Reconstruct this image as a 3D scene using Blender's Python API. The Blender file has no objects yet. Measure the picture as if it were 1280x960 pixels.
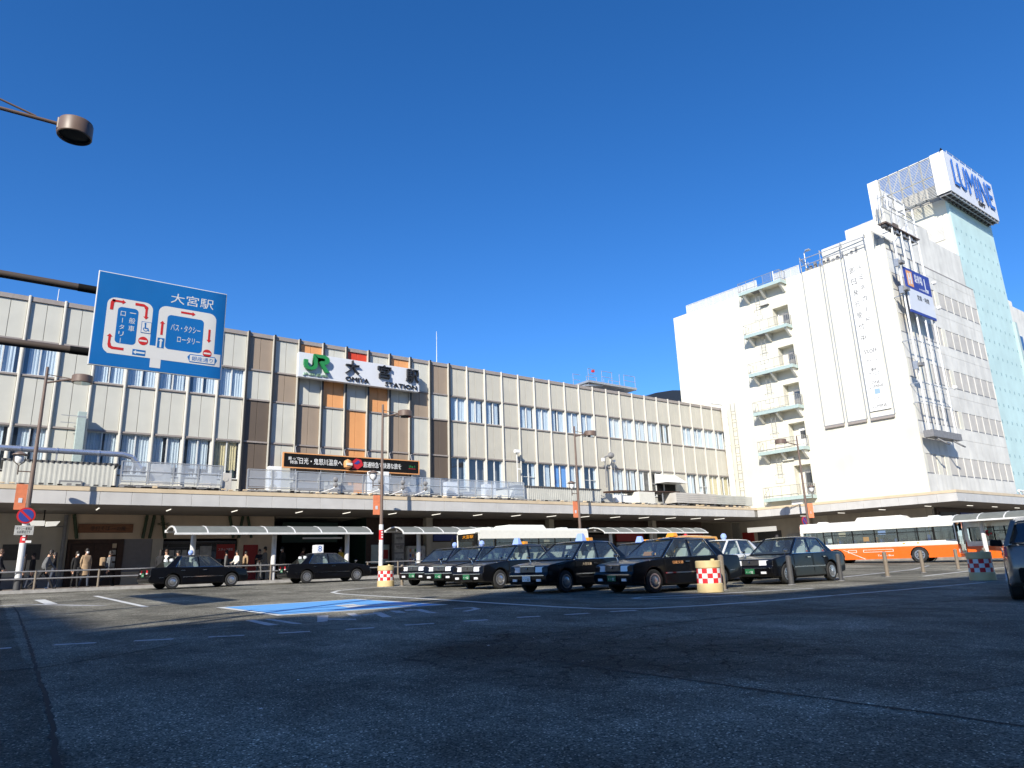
import bpy, bmesh, math, random
from mathutils import Vector, Matrix
random.seed(7)
R = math.radians
scene = bpy.context.scene
COL = scene.collection
# ---------------------------------------------------------------- camera, sky, sun, exposure
# world frame: X runs along the station front, Y from the viewer towards the station, Z up
cam_data = bpy.data.cameras.new('camera')
cam = bpy.data.objects.new('camera', cam_data); COL.objects.link(cam)
cam_data.sensor_width = 36.0
cam_data.lens = 36.0 * 866 / 1280
cam_data.clip_start = 0.1; cam_data.clip_end = 3000
_yaw, _pitch, _roll = R(90 - 53.3), 0.2553, 0.035
_f = Vector((math.sin(_yaw) * math.cos(_pitch), math.cos(_yaw) * math.cos(_pitch), math.sin(_pitch)))
_r0 = Vector((math.cos(_yaw), -math.sin(_yaw), 0)); _u0 = _r0.cross(_f)
_r = math.cos(_roll) * _r0 - math.sin(_roll) * _u0
_u = math.sin(_roll) * _r0 + math.cos(_roll) * _u0
cam.matrix_world = Matrix(((_r.x, _u.x, -_f.x, 0), (_r.y, _u.y, -_f.y, 0), (_r.z, _u.z, -_f.z, 1.0), (0, 0, 0, 1)))
scene.camera = cam

SUN_EL, SUN_PHI = R(31), R(55)
TRAVEL = Vector((math.sin(SUN_PHI) * math.cos(SUN_EL), math.cos(SUN_PHI) * math.cos(SUN_EL), -math.sin(SUN_EL)))
world = bpy.data.worlds.new('World'); scene.world = world; world.use_nodes = True
_nt = world.node_tree
_sky = _nt.nodes.new('ShaderNodeTexSky'); _sky.sky_type = 'NISHITA'; _sky.sun_disc = False
_sky.sun_elevation = SUN_EL
_sky.sun_rotation = math.atan2(-TRAVEL.x, -TRAVEL.y)
_sky.altitude = 20; _sky.air_density = 0.82; _sky.dust_density = 0.1; _sky.ozone_density = 3.5
_bg = _nt.nodes['Background']; _bg.inputs['Strength'].default_value = 0.099
_hs = _nt.nodes.new('ShaderNodeHueSaturation'); _hs.inputs['Saturation'].default_value = 1.26; _hs.inputs['Value'].default_value = 1.2
_tint = _nt.nodes.new('ShaderNodeMix'); _tint.data_type = 'RGBA'; _tint.blend_type = 'MULTIPLY'; _tint.inputs[0].default_value = 1
_tint.inputs[7].default_value = (.90, .93, 1.08, 1)            # the deep winter blue of this camera
_nt.links.new(_sky.outputs[0], _hs.inputs['Color']); _nt.links.new(_hs.outputs[0], _tint.inputs[6]); _nt.links.new(_tint.outputs[2], _bg.inputs['Color'])
sun_data = bpy.data.lights.new('sun', 'SUN'); sun = bpy.data.objects.new('sun', sun_data); COL.objects.link(sun)
sun_data.energy = 4.5; sun_data.angle = R(0.5); sun_data.color = (1.0, 0.935, 0.82)
sun.rotation_euler = TRAVEL.to_track_quat('-Z', 'Y').to_euler(); sun.location = (-60, -60, 80)
scene.view_settings.view_transform = 'Standard'; scene.view_settings.look = 'None'
scene.view_settings.gamma = 1; scene.view_settings.use_curve_mapping = False
scene.view_settings.exposure = 0.65
scene.cycles.max_bounces = 6; scene.cycles.transparent_max_bounces = 12

# ---------------------------------------------------------------- materials
def mat(name, col, rough=0.6, metal=0.0, var=0.0, vscale=6.0, stretch=(1, 1, 1), bump=0.0, bscale=40.0, coat=0.0, emit=0.0, spec=0.5, dirt=0.0):
    m = bpy.data.materials.new(name); m.use_nodes = True
    nt = m.node_tree; b = nt.nodes['Principled BSDF']
    b.inputs['Base Color'].default_value = (*col, 1); b.inputs['Roughness'].default_value = rough
    b.inputs['Metallic'].default_value = metal; b.inputs['Specular IOR Level'].default_value = spec
    b.inputs['Coat Weight'].default_value = coat; b.inputs['Coat Roughness'].default_value = 0.04
    if emit:
        b.inputs['Emission Color'].default_value = (*col, 1); b.inputs['Emission Strength'].default_value = emit
    tc = None
    def noise(scale, detail=5, st=(1, 1, 1)):
        nonlocal tc
        if tc is None:
            tc = nt.nodes.new('ShaderNodeNewGeometry')
        mp = nt.nodes.new('ShaderNodeMapping'); mp.inputs['Scale'].default_value = st
        nt.links.new(tc.outputs['Position'], mp.inputs['Vector'])
        n = nt.nodes.new('ShaderNodeTexNoise'); n.inputs['Scale'].default_value = scale; n.inputs['Detail'].default_value = detail
        nt.links.new(mp.outputs[0], n.inputs['Vector'])
        return n.outputs['Fac']
    last = None
    def mul(prev, fac, lo, hi, a=0.35, bb=0.65):
        r = nt.nodes.new('ShaderNodeMapRange'); r.inputs[1].default_value = a; r.inputs[2].default_value = bb
        r.inputs[3].default_value = lo; r.inputs[4].default_value = hi
        nt.links.new(fac, r.inputs[0])
        mx = nt.nodes.new('ShaderNodeMix'); mx.data_type = 'RGBA'; mx.blend_type = 'MULTIPLY'; mx.inputs[0].default_value = 1
        if prev is None:
            mx.inputs[6].default_value = (*col, 1)
        else:
            nt.links.new(prev, mx.inputs[6])
        nt.links.new(r.outputs[0], mx.inputs[7])
        return mx.outputs[2]
    if var:
        last = mul(last, noise(vscale, 6, stretch), 1 - var, 1 + var)
    if dirt:
        last = mul(last, noise(1.1, 8, (1.4, 1.4, 0.12)), 1 - dirt, 1.0, 0.3, 0.55)
        last = mul(last, noise(0.35, 3), 1 - dirt * 0.5, 1.04, 0.35, 0.6)
    if last is not None:
        nt.links.new(last, b.inputs['Base Color'])
        rr = nt.nodes.new('ShaderNodeMapRange'); rr.inputs[3].default_value = max(rough - 0.08, 0); rr.inputs[4].default_value = min(rough + 0.1, 1)
        nt.links.new(noise(vscale * 1.7, 3), rr.inputs[0]); nt.links.new(rr.outputs[0], b.inputs['Roughness'])
    if bump:
        bp = nt.nodes.new('ShaderNodeBump'); bp.inputs['Strength'].default_value = bump; bp.inputs['Distance'].default_value = 0.02
        nt.links.new(noise(bscale, 3), bp.inputs['Height']); nt.links.new(bp.outputs[0], b.inputs['Normal'])
    return m

def glass(name, tint, through=0.5, rough=0.02, mirror=.06, milky=.25):
    """tinted pane: part see-through, part mirror by Fresnel"""
    m = bpy.data.materials.new(name); m.use_nodes = True
    nt = m.node_tree; nt.nodes.clear()
    out = nt.nodes.new('ShaderNodeOutputMaterial')
    tr = nt.nodes.new('ShaderNodeBsdfTransparent'); tr.inputs[0].default_value = (*tint, 1)
    di = nt.nodes.new('ShaderNodeBsdfPrincipled'); di.inputs['Base Color'].default_value = (tint[0] * milky, tint[1] * milky, tint[2] * milky, 1); di.inputs['Roughness'].default_value = rough
    gl = nt.nodes.new('ShaderNodeBsdfGlossy'); gl.inputs['Roughness'].default_value = rough; gl.inputs['Color'].default_value = (.95, .97, 1, 1)
    mix = nt.nodes.new('ShaderNodeMixShader'); mix.inputs[0].default_value = 1 - through
    nt.links.new(tr.outputs[0], mix.inputs[1]); nt.links.new(di.outputs[0], mix.inputs[2])
    lw = nt.nodes.new('ShaderNodeLayerWeight'); lw.inputs['Blend'].default_value = .5
    pw = nt.nodes.new('ShaderNodeMath'); pw.operation = 'POWER'; pw.inputs[1].default_value = 4.0; nt.links.new(lw.outputs['Facing'], pw.inputs[0])
    fr = nt.nodes.new('ShaderNodeMapRange'); fr.inputs[3].default_value = mirror; fr.inputs[4].default_value = 1.0; nt.links.new(pw.outputs[0], fr.inputs[0])
    mix2 = nt.nodes.new('ShaderNodeMixShader')
    nt.links.new(fr.outputs[0], mix2.inputs[0]); nt.links.new(mix.outputs[0], mix2.inputs[1]); nt.links.new(gl.outputs[0], mix2.inputs[2])
    nt.links.new(mix2.outputs[0], out.inputs['Surface'])
    return m

def asphalt_material():
    m = bpy.data.materials.new('asphalt'); m.use_nodes = True
    nt = m.node_tree; b = nt.nodes['Principled BSDF']; N = nt.nodes.new; L = nt.links.new
    g = N('ShaderNodeNewGeometry')
    def noise(s, d, st=(1, 1, 1)):
        mp = N('ShaderNodeMapping'); mp.inputs['Scale'].default_value = st; L(g.outputs['Position'], mp.inputs[0])
        n = N('ShaderNodeTexNoise'); n.inputs['Scale'].default_value = s; n.inputs['Detail'].default_value = d; n.inputs['Roughness'].default_value = .65; L(mp.outputs[0], n.inputs['Vector']); return n.outputs['Fac']
    def rng(f, a, bb, lo, hi):
        r = N('ShaderNodeMapRange'); r.inputs[1].default_value = a; r.inputs[2].default_value = bb; r.inputs[3].default_value = lo; r.inputs[4].default_value = hi; L(f, r.inputs[0]); return r.outputs[0]
    def mth(op, a, c):
        n = N('ShaderNodeMath'); n.operation = op; L(a, n.inputs[0])
        if isinstance(c, float): n.inputs[1].default_value = c
        else: L(c, n.inputs[1])
        return n.outputs[0]
    big = rng(noise(.25, 6), .35, .65, .52, 1.5)
    mid = rng(noise(1.1, 7, (1, .6, 1)), .33, .68, .66, 1.36)
    wear = rng(noise(3.5, 8), .3, .72, .78, 1.25)
    v = N('ShaderNodeTexVoronoi'); v.inputs['Scale'].default_value = 95; L(g.outputs['Position'], v.inputs['Vector'])
    sp = N('ShaderNodeSeparateColor'); L(v.outputs['Color'], sp.inputs[0])
    stone = rng(sp.outputs[0], .0, 1.0, .28, 1.65)
    bright = rng(sp.outputs[1], .9, .97, 1.0, 3.4)
    f = mth('MULTIPLY', mth('MULTIPLY', big, mid), mth('MULTIPLY', wear, mth('MULTIPLY', stone, bright)))
    # darker repaved strip along the left kerb and around the worn junction
    sx = N('ShaderNodeSeparateXYZ'); L(g.outputs['Position'], sx.inputs[0])
    wob = mth('ADD', sx.outputs['X'], rng(noise(1.3, 3), 0, 1, -.12, .12))
    strip = rng(wob, .46, .5, .56, 1.0)
    f = mth('MULTIPLY', f, strip)
    # crazed cracking in a worn patch
    vc = N('ShaderNodeTexVoronoi'); vc.feature = 'DISTANCE_TO_EDGE'; vc.inputs['Scale'].default_value = 2.3
    wv = N('ShaderNodeVectorMath'); wv.operation = 'ADD'; nz = N('ShaderNodeTexNoise'); nz.inputs['Scale'].default_value = 4; L(g.outputs['Position'], nz.inputs['Vector'])
    sc = N('ShaderNodeVectorMath'); sc.operation = 'SCALE'; sc.inputs['Scale'].default_value = .35; L(nz.outputs['Color'], sc.inputs[0])
    L(g.outputs['Position'], wv.inputs[0]); L(sc.outputs[0], wv.inputs[1]); L(wv.outputs[0], vc.inputs['Vector'])
    crack = rng(vc.outputs['Distance'], .008, .035, .12, 1.0)
    ds = N('ShaderNodeVectorMath'); ds.operation = 'DISTANCE'; L(g.outputs['Position'], ds.inputs[0]); ds.inputs[1].default_value = (5.7, 6.0, .1)
    msk = rng(mth('ADD', ds.outputs['Value'], rng(noise(.8, 4), 0, 1, -1.2, 1.2)), 1.5, 2.9, 0, 1)
    crk = mth('MAXIMUM', crack, msk)
    f = mth('MULTIPLY', f, crk)
    dark = rng(msk, 0, 1, .6, 1.0)
    f = mth('MULTIPLY', f, dark)
    cc = N('ShaderNodeMix'); cc.data_type = 'RGBA'; cc.blend_type = 'MULTIPLY'; cc.inputs[0].default_value = 1
    cc.inputs[6].default_value = (.148, .140, .112, 1); L(f, cc.inputs[7]); L(cc.outputs[2], b.inputs['Base Color'])
    b.inputs['Roughness'].default_value = .9; b.inputs['Specular IOR Level'].default_value = .12
    bp = N('ShaderNodeBump'); bp.inputs['Strength'].default_value = .55; bp.inputs['Distance'].default_value = .006
    L(v.outputs['Distance'], bp.inputs['Height']); L(bp.outputs[0], b.inputs['Normal'])
    return m

def paint_material(name, col, worn):
    """road paint worn through to the asphalt in places"""
    m = bpy.data.materials.new(name); m.use_nodes = True
    nt = m.node_tree; b = nt.nodes['Principled BSDF']; N = nt.nodes.new; L = nt.links.new
    g = N('ShaderNodeNewGeometry')
    n = N('ShaderNodeTexNoise'); n.inputs['Scale'].default_value = 7; n.inputs['Detail'].default_value = 9; n.inputs['Roughness'].default_value = .75; L(g.outputs['Position'], n.inputs['Vector'])
    r = N('ShaderNodeMapRange'); r.inputs[1].default_value = worn - .05; r.inputs[2].default_value = worn + .06; L(n.outputs['Fac'], r.inputs[0])
    mx = N('ShaderNodeMix'); mx.data_type = 'RGBA'; L(r.outputs[0], mx.inputs[0]); mx.inputs[6].default_value = (.13, .13, .125, 1); mx.inputs[7].default_value = (*col, 1)
    L(mx.outputs[2], b.inputs['Base Color']); b.inputs['Roughness'].default_value = .7
    return m

M = {}
M['asphalt'] = asphalt_material()
M['white_line'] = paint_material('white_line', (.62, .62, .58), .36)
M['faded_line'] = paint_material('faded_line', (.50, .50, .50), .42)
M['blue_paint'] = paint_material('blue_paint', (.12, .37, .72), .25)
M['seam'] = mat('seam', (.009, .009, .009), .9)
M['paving'] = mat('paving', (.26, .22, .19), .8, var=.2, vscale=3, bump=.2)
M['kerb'] = mat('kerb', (.34, .33, .31), .8, var=.15, vscale=5, bump=.3, bscale=60)
M['panel_light'] = mat('panel_light', (.52, .515, .455), .55, var=.03, vscale=1.2, dirt=.03)
M['panel_beige'] = mat('panel_beige', (.50, .478, .405), .55, var=.03, vscale=1.2, dirt=.03)
M['panel_taupe'] = mat('panel_taupe', (.30, .235, .175), .55, var=.03, vscale=1.2, dirt=.03)
M['panel_brown'] = mat('panel_brown', (.115, .088, .066), .55, var=.03, vscale=1.2, dirt=.03)
M['panel_orange'] = mat('panel_orange', (.66, .31, .12), .55, var=.03, vscale=1.2, dirt=.03)
M['panel_red'] = mat('panel_red', (.58, .055, .02), .5, var=.05, vscale=2)
M['fin_light'] = mat('fin_light', (.52, .50, .44), .5, var=.03, vscale=1.5, dirt=.04)
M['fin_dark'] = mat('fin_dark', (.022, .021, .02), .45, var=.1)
M['rail'] = mat('rail', (.30, .265, .24), .5, var=.06)
M['aluminium'] = mat('aluminium', (.55, .56, .56), .35, metal=.6, var=.04)
M['frame_white'] = mat('frame_white', (.62, .63, .61), .4, var=.04)
M['curtain'] = mat('curtain', (.56, .64, .68), .85, var=.08, vscale=1.3, stretch=(8, 8, .3))
M['curtain_yellow'] = mat('curtain_yellow', (.60, .52, .30), .85, var=.08)
M['blind_blue'] = mat('blind_blue', (.12, .30, .62), .7)
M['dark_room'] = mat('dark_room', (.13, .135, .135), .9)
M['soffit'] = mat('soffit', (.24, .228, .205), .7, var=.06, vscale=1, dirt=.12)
M['cap'] = mat('cap', (.62, .50, .34), .5, var=.05, vscale=1.5, dirt=.08)
M['fascia'] = mat('fascia', (.52, .51, .49), .5, var=.05, vscale=1.2, dirt=.07)
M['joint'] = mat('joint', (.10, .10, .10), .8)
M['lumine_white'] = mat('lumine_white', (.66, .635, .53), .6, var=.025, vscale=.7, dirt=.035, bump=.05, bscale=12)
M['concrete'] = mat('concrete', (.64, .63, .585), .75, var=.06, vscale=.9, dirt=.14, bump=.1, bscale=25)
M['concrete_panel'] = mat('concrete_panel', (.50, .475, .43), .7, var=.05, vscale=1.4, dirt=.08)
M['cyan_wall'] = mat('cyan_wall', (.47, .63, .615), .6, var=.04, vscale=.6, dirt=.05)
M['cyan_hole'] = mat('cyan_hole', (.25, .38, .40), .7)
M['mint'] = mat('mint', (.38, .475, .455), .5, var=.05)
M['rail_grey'] = mat('rail_grey', (.26, .26, .245), .5, var=.06)
M['cream'] = mat('cream', (.70, .68, .60), .6, var=.05, dirt=.06)
M['white'] = mat('white', (.78, .78, .76), .5, var=.03)
M['white_gloss'] = mat('white_gloss', (.76, .765, .76), .3, var=.02, coat=.3)
M['sign_white'] = mat('sign_white', (.62, .64, .67), .4, var=.02, vscale=1)
M['sign_blue'] = mat('sign_blue', (.004, .13, .43), .4, var=.05, vscale=1.5)
M['sign_red'] = mat('sign_red', (.50, .02, .025), .45)
M['sign_navy'] = mat('sign_navy', (.03, .05, .26), .5)
M['green_letter'] = mat('green_letter', (.02, .22, .06), .45, var=.05)
M['green_pale'] = mat('green_pale', (.30, .45, .33), .5)
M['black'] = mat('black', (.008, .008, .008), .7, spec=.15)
M['black_text'] = mat('black_text', (.02, .02, .022), .5)
M['grey_text'] = mat('grey_text', (.035, .035, .035), .7, spec=.2)
M['blue_letter'] = mat('blue_letter', (.035, .14, .48), .4)
M['orange_flag'] = mat('orange_flag', (.72, .22, .10), .7, var=.08)
M['brown_metal'] = mat('brown_metal', (.155, .108, .086), .45, var=.08, vscale=3)
M['brown_dark'] = mat('brown_dark', (.085, .066, .055), .5, var=.1, vscale=3)
M['steel'] = mat('steel', (.42, .43, .44), .4, metal=.5, var=.08, vscale=4)
M['pole_white'] = mat('pole_white', (.68, .68, .66), .45, var=.06, vscale=4)
M['dark_grey'] = mat('dark_grey', (.06, .06, .062), .6, var=.1)
M['mid_grey'] = mat('mid_grey', (.20, .20, .205), .6, var=.1)
M['corrugated'] = mat('corrugated', (.50, .50, .45), .55, var=.05, vscale=2, dirt=.08)
M['duct_green'] = mat('duct_green', (.42, .50, .46), .4, metal=.2, var=.06)
M['pipe_silver'] = mat('pipe_silver', (.60, .64, .72), .28, metal=.8, var=.05)
M['shop_beige'] = mat('shop_beige', (.62, .50, .36), .75, var=.05, vscale=1.2, dirt=.08)
M['shop_grey'] = mat('shop_grey', (.50, .46, .38), .75, var=.05, vscale=1.2, dirt=.1)
M['shutter'] = mat('shutter', (.22, .21, .215), .55, var=.05)
M['bamboo'] = mat('bamboo', (.035, .06, .025), .5, var=.15)
M['wood'] = mat('wood', (.22, .095, .045), .6, var=.3, vscale=3, stretch=(.4, 1, 6))
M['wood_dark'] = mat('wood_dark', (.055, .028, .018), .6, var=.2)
M['dark_green'] = mat('dark_green', (.012, .04, .028), .6)
M['red_poster'] = mat('red_poster', (.36, .03, .025), .6)
M['poster'] = mat('poster', (.40, .40, .38), .6, var=.2, vscale=5)
M['car_black'] = mat('car_black', (.004, .004, .005), .3, var=.05, vscale=2, coat=.4, spec=.12)
M['car_white'] = mat('car_white', (.70, .70, .68), .25, coat=1.0, var=.03)
M['car_yellow'] = mat('car_yellow', (.72, .33, .03), .25, coat=1.0, var=.03)
M['car_bronze'] = mat('car_bronze', (.19, .155, .125), .3, coat=1.0, var=.06)
M['bus_white'] = mat('bus_white', (.78, .76, .68), .3, coat=.7, var=.03)
M['bus_orange'] = mat('bus_orange', (.74, .125, .005), .3, coat=.7, var=.04)
M['rubber'] = mat('rubber', (.018, .018, .018), .8, var=.15)
M['chrome'] = mat('chrome', (.72, .73, .75), .12, metal=1.0)
M['rim'] = mat('rim', (.55, .55, .56), .3, metal=.85)
M['lamp_glass'] = mat('lamp_glass', (.75, .76, .78), .08, spec=.8, coat=1)
M['tail_red'] = mat('tail_red', (.55, .012, .02), .15, coat=1)
M['amber'] = mat('amber', (.8, .32, .02), .3, coat=.6)
M['blue_lamp'] = mat('blue_lamp', (.30, .42, .80), .25, coat=.6)
M['plate_green'] = mat('plate_green', (.02, .13, .055), .5)
M['seat_white'] = mat('seat_white', (.66, .68, .70), .8)
M['seat_blue'] = mat('seat_blue', (.05, .09, .25), .8)
M['cabin'] = mat('cabin', (.03, .03, .034), .8)
M['drum_cream'] = mat('drum_cream', (.64, .50, .25), .5, var=.05, vscale=5, dirt=.12)
M['drum_white'] = mat('drum_white', (.74, .74, .70), .35, var=.04)
M['drum_red'] = mat('drum_red', (.62, .025, .03), .35, var=.05)
M['bollard'] = mat('bollard', (.20, .165, .125), .45, var=.1, vscale=8)
M['skin'] = mat('skin', (.52, .31, .21), .6, var=.05)
M['hair'] = mat('hair', (.018, .014, .012), .6)
M['hair_brown'] = mat('hair_brown', (.07, .035, .02), .6)
for _n, _c in dict(cloth_black=(.014, .014, .016), cloth_grey=(.13, .135, .14), cloth_tan=(.36, .25, .15), cloth_navy=(.02, .026, .045), cloth_white=(.68, .66, .62), cloth_brown=(.11, .05, .035), cloth_jeans=(.045, .055, .08), cloth_yellow=(.62, .42, .05), cloth_pink=(.65, .22, .28), cloth_plum=(.12, .05, .06)).items():
    M[_n] = mat(_n, _c, .85, var=.12, vscale=9)
M['lens_dark'] = mat('lens_dark', (.02, .028, .028), .5, spec=.2)
M['arch_dark'] = mat('arch_dark', (.03, .034, .04), .4, var=.1)
M['office'] = mat('office', (.60, .55, .47), .7, var=.06, dirt=.1)
M['tube_light'] = mat('tube_light', (1.0, .95, .84), .4, emit=.9)
M['glow_sign'] = mat('glow_sign', (.95, .93, .86), .4, emit=.45)
M['glass_station'] = glass('glass_station', (.95, .975, 1.0), .95, mirror=.10)
M['glass_car'] = glass('glass_car', (.62, .70, .67), .86)
M['glass_bus'] = glass('glass_bus', (.62, .68, .68), .88)
M['glass_fence'] = glass('glass_fence', (.80, .87, .97), .52, .2, milky=.62)
M['glass_dark'] = glass('glass_dark', (.25, .28, .32), .35)
M['shelter_roof'] = mat('shelter_roof', (.16, .17, .155), .5, var=.08, vscale=3, spec=.3)

# ---------------------------------------------------------------- mesh helpers
class MB:
    """collects faces with material slots, becomes ONE mesh object"""
    def __init__(self):
        self.v, self.f, self.mi, self.mats, self.sm = [], [], [], [], []
    def slot(self, m):
        if m not in self.mats: self.mats.append(m)
        return self.mats.index(m)
    def add(self, vs, fs, m, smooth=False):
        o = len(self.v); self.v += [tuple(v) for v in vs]; i = self.slot(m)
        for f in fs: self.f.append([a + o for a in f]); self.mi.append(i); self.sm.append(smooth)
        return self
    def box(self, x0, x1, y0, y1, z0, z1, m):
        return self.add([(x0, y0, z0), (x1, y0, z0), (x1, y1, z0), (x0, y1, z0), (x0, y0, z1), (x1, y0, z1), (x1, y1, z1), (x0, y1, z1)],
                        [(0, 3, 2, 1), (4, 5, 6, 7), (0, 1, 5, 4), (1, 2, 6, 5), (2, 3, 7, 6), (3, 0, 4, 7)], m)
    def hexa(self, bottom, top, m):
        return self.add(list(bottom) + list(top), [(0, 3, 2, 1), (4, 5, 6, 7), (0, 1, 5, 4), (1, 2, 6, 5), (2, 3, 7, 6), (3, 0, 4, 7)], m)
    def tube(self, p0, p1, r0, m, r1=None, n=10, caps=True):
        p0, p1 = Vector(p0), Vector(p1); r1 = r0 if r1 is None else r1
        d = (p1 - p0).normalized(); a = d.orthogonal().normalized(); b = d.cross(a)
        vs = [p0 + r0 * (math.cos(t) * a + math.sin(t) * b) for t in (2 * math.pi * i / n for i in range(n))]
        vs += [p1 + r1 * (math.cos(t) * a + math.sin(t) * b) for t in (2 * math.pi * i / n for i in range(n))]
        self.add(vs, [(i, (i + 1) % n, n + (i + 1) % n, n + i) for i in range(n)], m, n > 6)
        if caps: self.add(vs, [tuple(range(n))[::-1], tuple(range(n, 2 * n))], m)
        return self
    def path(self, pts, r, m, n=8):
        for a, b in zip(pts, pts[1:]): self.tube(a, b, r, m, n=n)
        return self
    def lathe(self, prof, m, n=20, c=(0, 0, 0), axis='z'):
        """prof: (radius, height) list, optionally (radius, height, material)"""
        k = len(prof); vs = []
        for i in range(n):
            t = 2 * math.pi * i / n
            for q in prof:
                x, y, z = q[0] * math.cos(t), q[0] * math.sin(t), q[1]
                if axis == 'y': x, y, z = x, z, -y
                vs.append((x + c[0], y + c[1], z + c[2]))
        for j in range(k - 1):
            mm = prof[j][2] if len(prof[j]) > 2 else m
            self.add(vs, [(i * k + j, ((i + 1) % n) * k + j, ((i + 1) % n) * k + j + 1, i * k + j + 1) for i in range(n)], mm, True)
        return self
    def prism(self, poly, axis, a, b, m):
        """extrude a 2-D polygon along x, y or z between a and b"""
        n = len(poly)
        def P(q, t): return {'x': (t, q[0], q[1]), 'y': (q[0], t, q[1]), 'z': (q[0], q[1], t)}[axis]
        vs = [P(q, a) for q in poly] + [P(q, b) for q in poly]
        return self.add(vs, [tuple(range(n))[::-1], tuple(range(n, 2 * n))] + [(i, (i + 1) % n, n + (i + 1) % n, n + i) for i in range(n)], m)
    def quad(self, pts, m): return self.add(pts, [tuple(range(len(pts)))], m)
    def mesh(self, name='mesh', bevel=0.0, seg=2):
        me = bpy.data.meshes.new(name); me.from_pydata(self.v, [], self.f)
        for m in self.mats: me.materials.append(M[m])
        me.polygons.foreach_set('material_index', self.mi); me.polygons.foreach_set('use_smooth', self.sm)
        bm = bmesh.new(); bm.from_mesh(me)
        bmesh.ops.remove_doubles(bm, verts=bm.verts, dist=1e-5)
        bmesh.ops.recalc_face_normals(bm, faces=bm.faces)
        if bevel:
            es = [e for e in bm.edges if len(e.link_faces) == 2 and e.calc_face_angle(0) > R(35)]
            bmesh.ops.bevel(bm, geom=es, offset=bevel, segments=seg, profile=.5, affect='EDGES', clamp_overlap=True)
        bm.to_mesh(me); bm.free(); me.update()
        if any(self.sm): me.set_sharp_from_angle(angle=R(32))
        return me

def link(name, me, parent=None, loc=(0, 0, 0), rotz=0.0):
    o = bpy.data.objects.new(name, me); COL.objects.link(o)
    o.location = loc; o.rotation_euler = (0, 0, rotz)
    if parent is not None: o.parent = parent
    return o
def part(name, mb, parent, loc=(0, 0, 0), rotz=0.0, bevel=0.0): return link(name, mb.mesh(name, bevel), parent, loc, rotz)
def tag(o, label, cat, group=None):
    o['label'] = label; o['category'] = cat
    if group: o['group'] = group
    return o
def thing(name, label, cat, loc=(0, 0, 0), rotz=0.0, group=None):
    return tag(link(name, None, None, loc, rotz), label, cat, group)
def one(name, mb, label, cat, loc=(0, 0, 0), rotz=0.0, group=None, bevel=0.0):
    return tag(part(name, mb, None, loc, rotz, bevel), label, cat, group)
def struct(name, mb, loc=(0, 0, 0)):
    o = part(name, mb, None, loc); o['kind'] = 'structure'; return o
def dup(root, loc, rotz, label=None, group=None):
    r = root.copy(); COL.objects.link(r); r.location = loc; r.rotation_euler = (0, 0, rotz)
    if label: r['label'] = label
    if group: r['group'] = group
    for ch in list(root.children):
        c = ch.copy(); COL.objects.link(c); c.parent = r
        for g in list(ch.children):
            d = g.copy(); COL.objects.link(d); d.parent = c
    return r

def text_mesh(body, depth):
    cu = bpy.data.curves.new('lettering', 'FONT'); cu.body = body; cu.size = 1; cu.align_x = 'CENTER'; cu.align_y = 'CENTER'
    cu.extrude = 0; cu.resolution_u = 2
    o = bpy.data.objects.new('lettering', cu); COL.objects.link(o)
    dg = bpy.context.evaluated_depsgraph_get()
    me = bpy.data.meshes.new_from_object(o.evaluated_get(dg)); bpy.data.objects.remove(o); bpy.data.curves.remove(cu)
    bm = bmesh.new(); bm.from_mesh(me)
    r = bmesh.ops.extrude_face_region(bm, geom=list(bm.faces))
    nv = [e for e in r['geom'] if isinstance(e, bmesh.types.BMVert)]
    xs = [v.co.x for v in bm.verts]; ys = [v.co.y for v in bm.verts]
    cx, cy, w, h = (min(xs) + max(xs)) / 2, (min(ys) + max(ys)) / 2, max(xs) - min(xs), max(ys) - min(ys)
    for v in bm.verts: v.co.x -= cx; v.co.y -= cy
    bmesh.ops.recalc_face_normals(bm, faces=bm.faces)
    return bm, me, nv, w, h
def text(body, m, parent, origin, right, up, w=None, h=None, depth=.02, name='lettering'):
    """flat lettering as raised geometry, centred on origin, fitted to width w and/or height h"""
    bm, me, nv, tw, th = text_mesh(body, depth)
    sx = (w / tw) if w else (h / th); sy = (h / th) if h else sx
    right, up = Vector(right), Vector(up); nrm = right.cross(up); top = set(nv)
    for v in bm.verts:
        v.co = Vector(origin) + right * (v.co.x * sx) + up * (v.co.y * sy) + nrm * (depth if v in top else 0)
    bmesh.ops.recalc_face_normals(bm, faces=bm.faces)
    bm.to_mesh(me); bm.free(); me.materials.clear(); me.materials.append(M[m])
    return link(name, me, parent)

def gz(x, y):
    return .01506 * min(max(y, -20), 36.3) - .0011 * min(max(x, -40), 80)
WALK = gz(0, 36.3) + .12          # level of the station forecourt pavement

# ---------------------------------------------------------------- ground, pavement, markings
_xs = [-400, -150, -80, -40, -20, 0, 20, 40, 60, 80, 150, 400]; _ys = [-400, -100, -20, 0, 10, 20, 30, 36.3, 60, 120, 400]
mb = MB(); mb.add([(x, y, gz(x, y)) for y in _ys for x in _xs],
                  [(j * len(_xs) + i, j * len(_xs) + i + 1, (j + 1) * len(_xs) + i + 1, (j + 1) * len(_xs) + i) for j in range(len(_ys) - 1) for i in range(len(_xs) - 1)], 'asphalt')
struct('road', mb)
mb = MB()
mb.box(-60, 62, 36.3, 45.3, WALK - .6, WALK, 'paving'); struct('pavement', mb)
mb = MB(); mb.box(-60, 62, 36.12, 36.3, WALK - .6, WALK + .006, 'kerb'); struct('kerb', mb)
mb = MB(); mb.box(55.5, 130, 21.6, 36.1, gz(80, 22) - .5, gz(57, 30) + .13, 'paving'); struct('pavement', mb)

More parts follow.
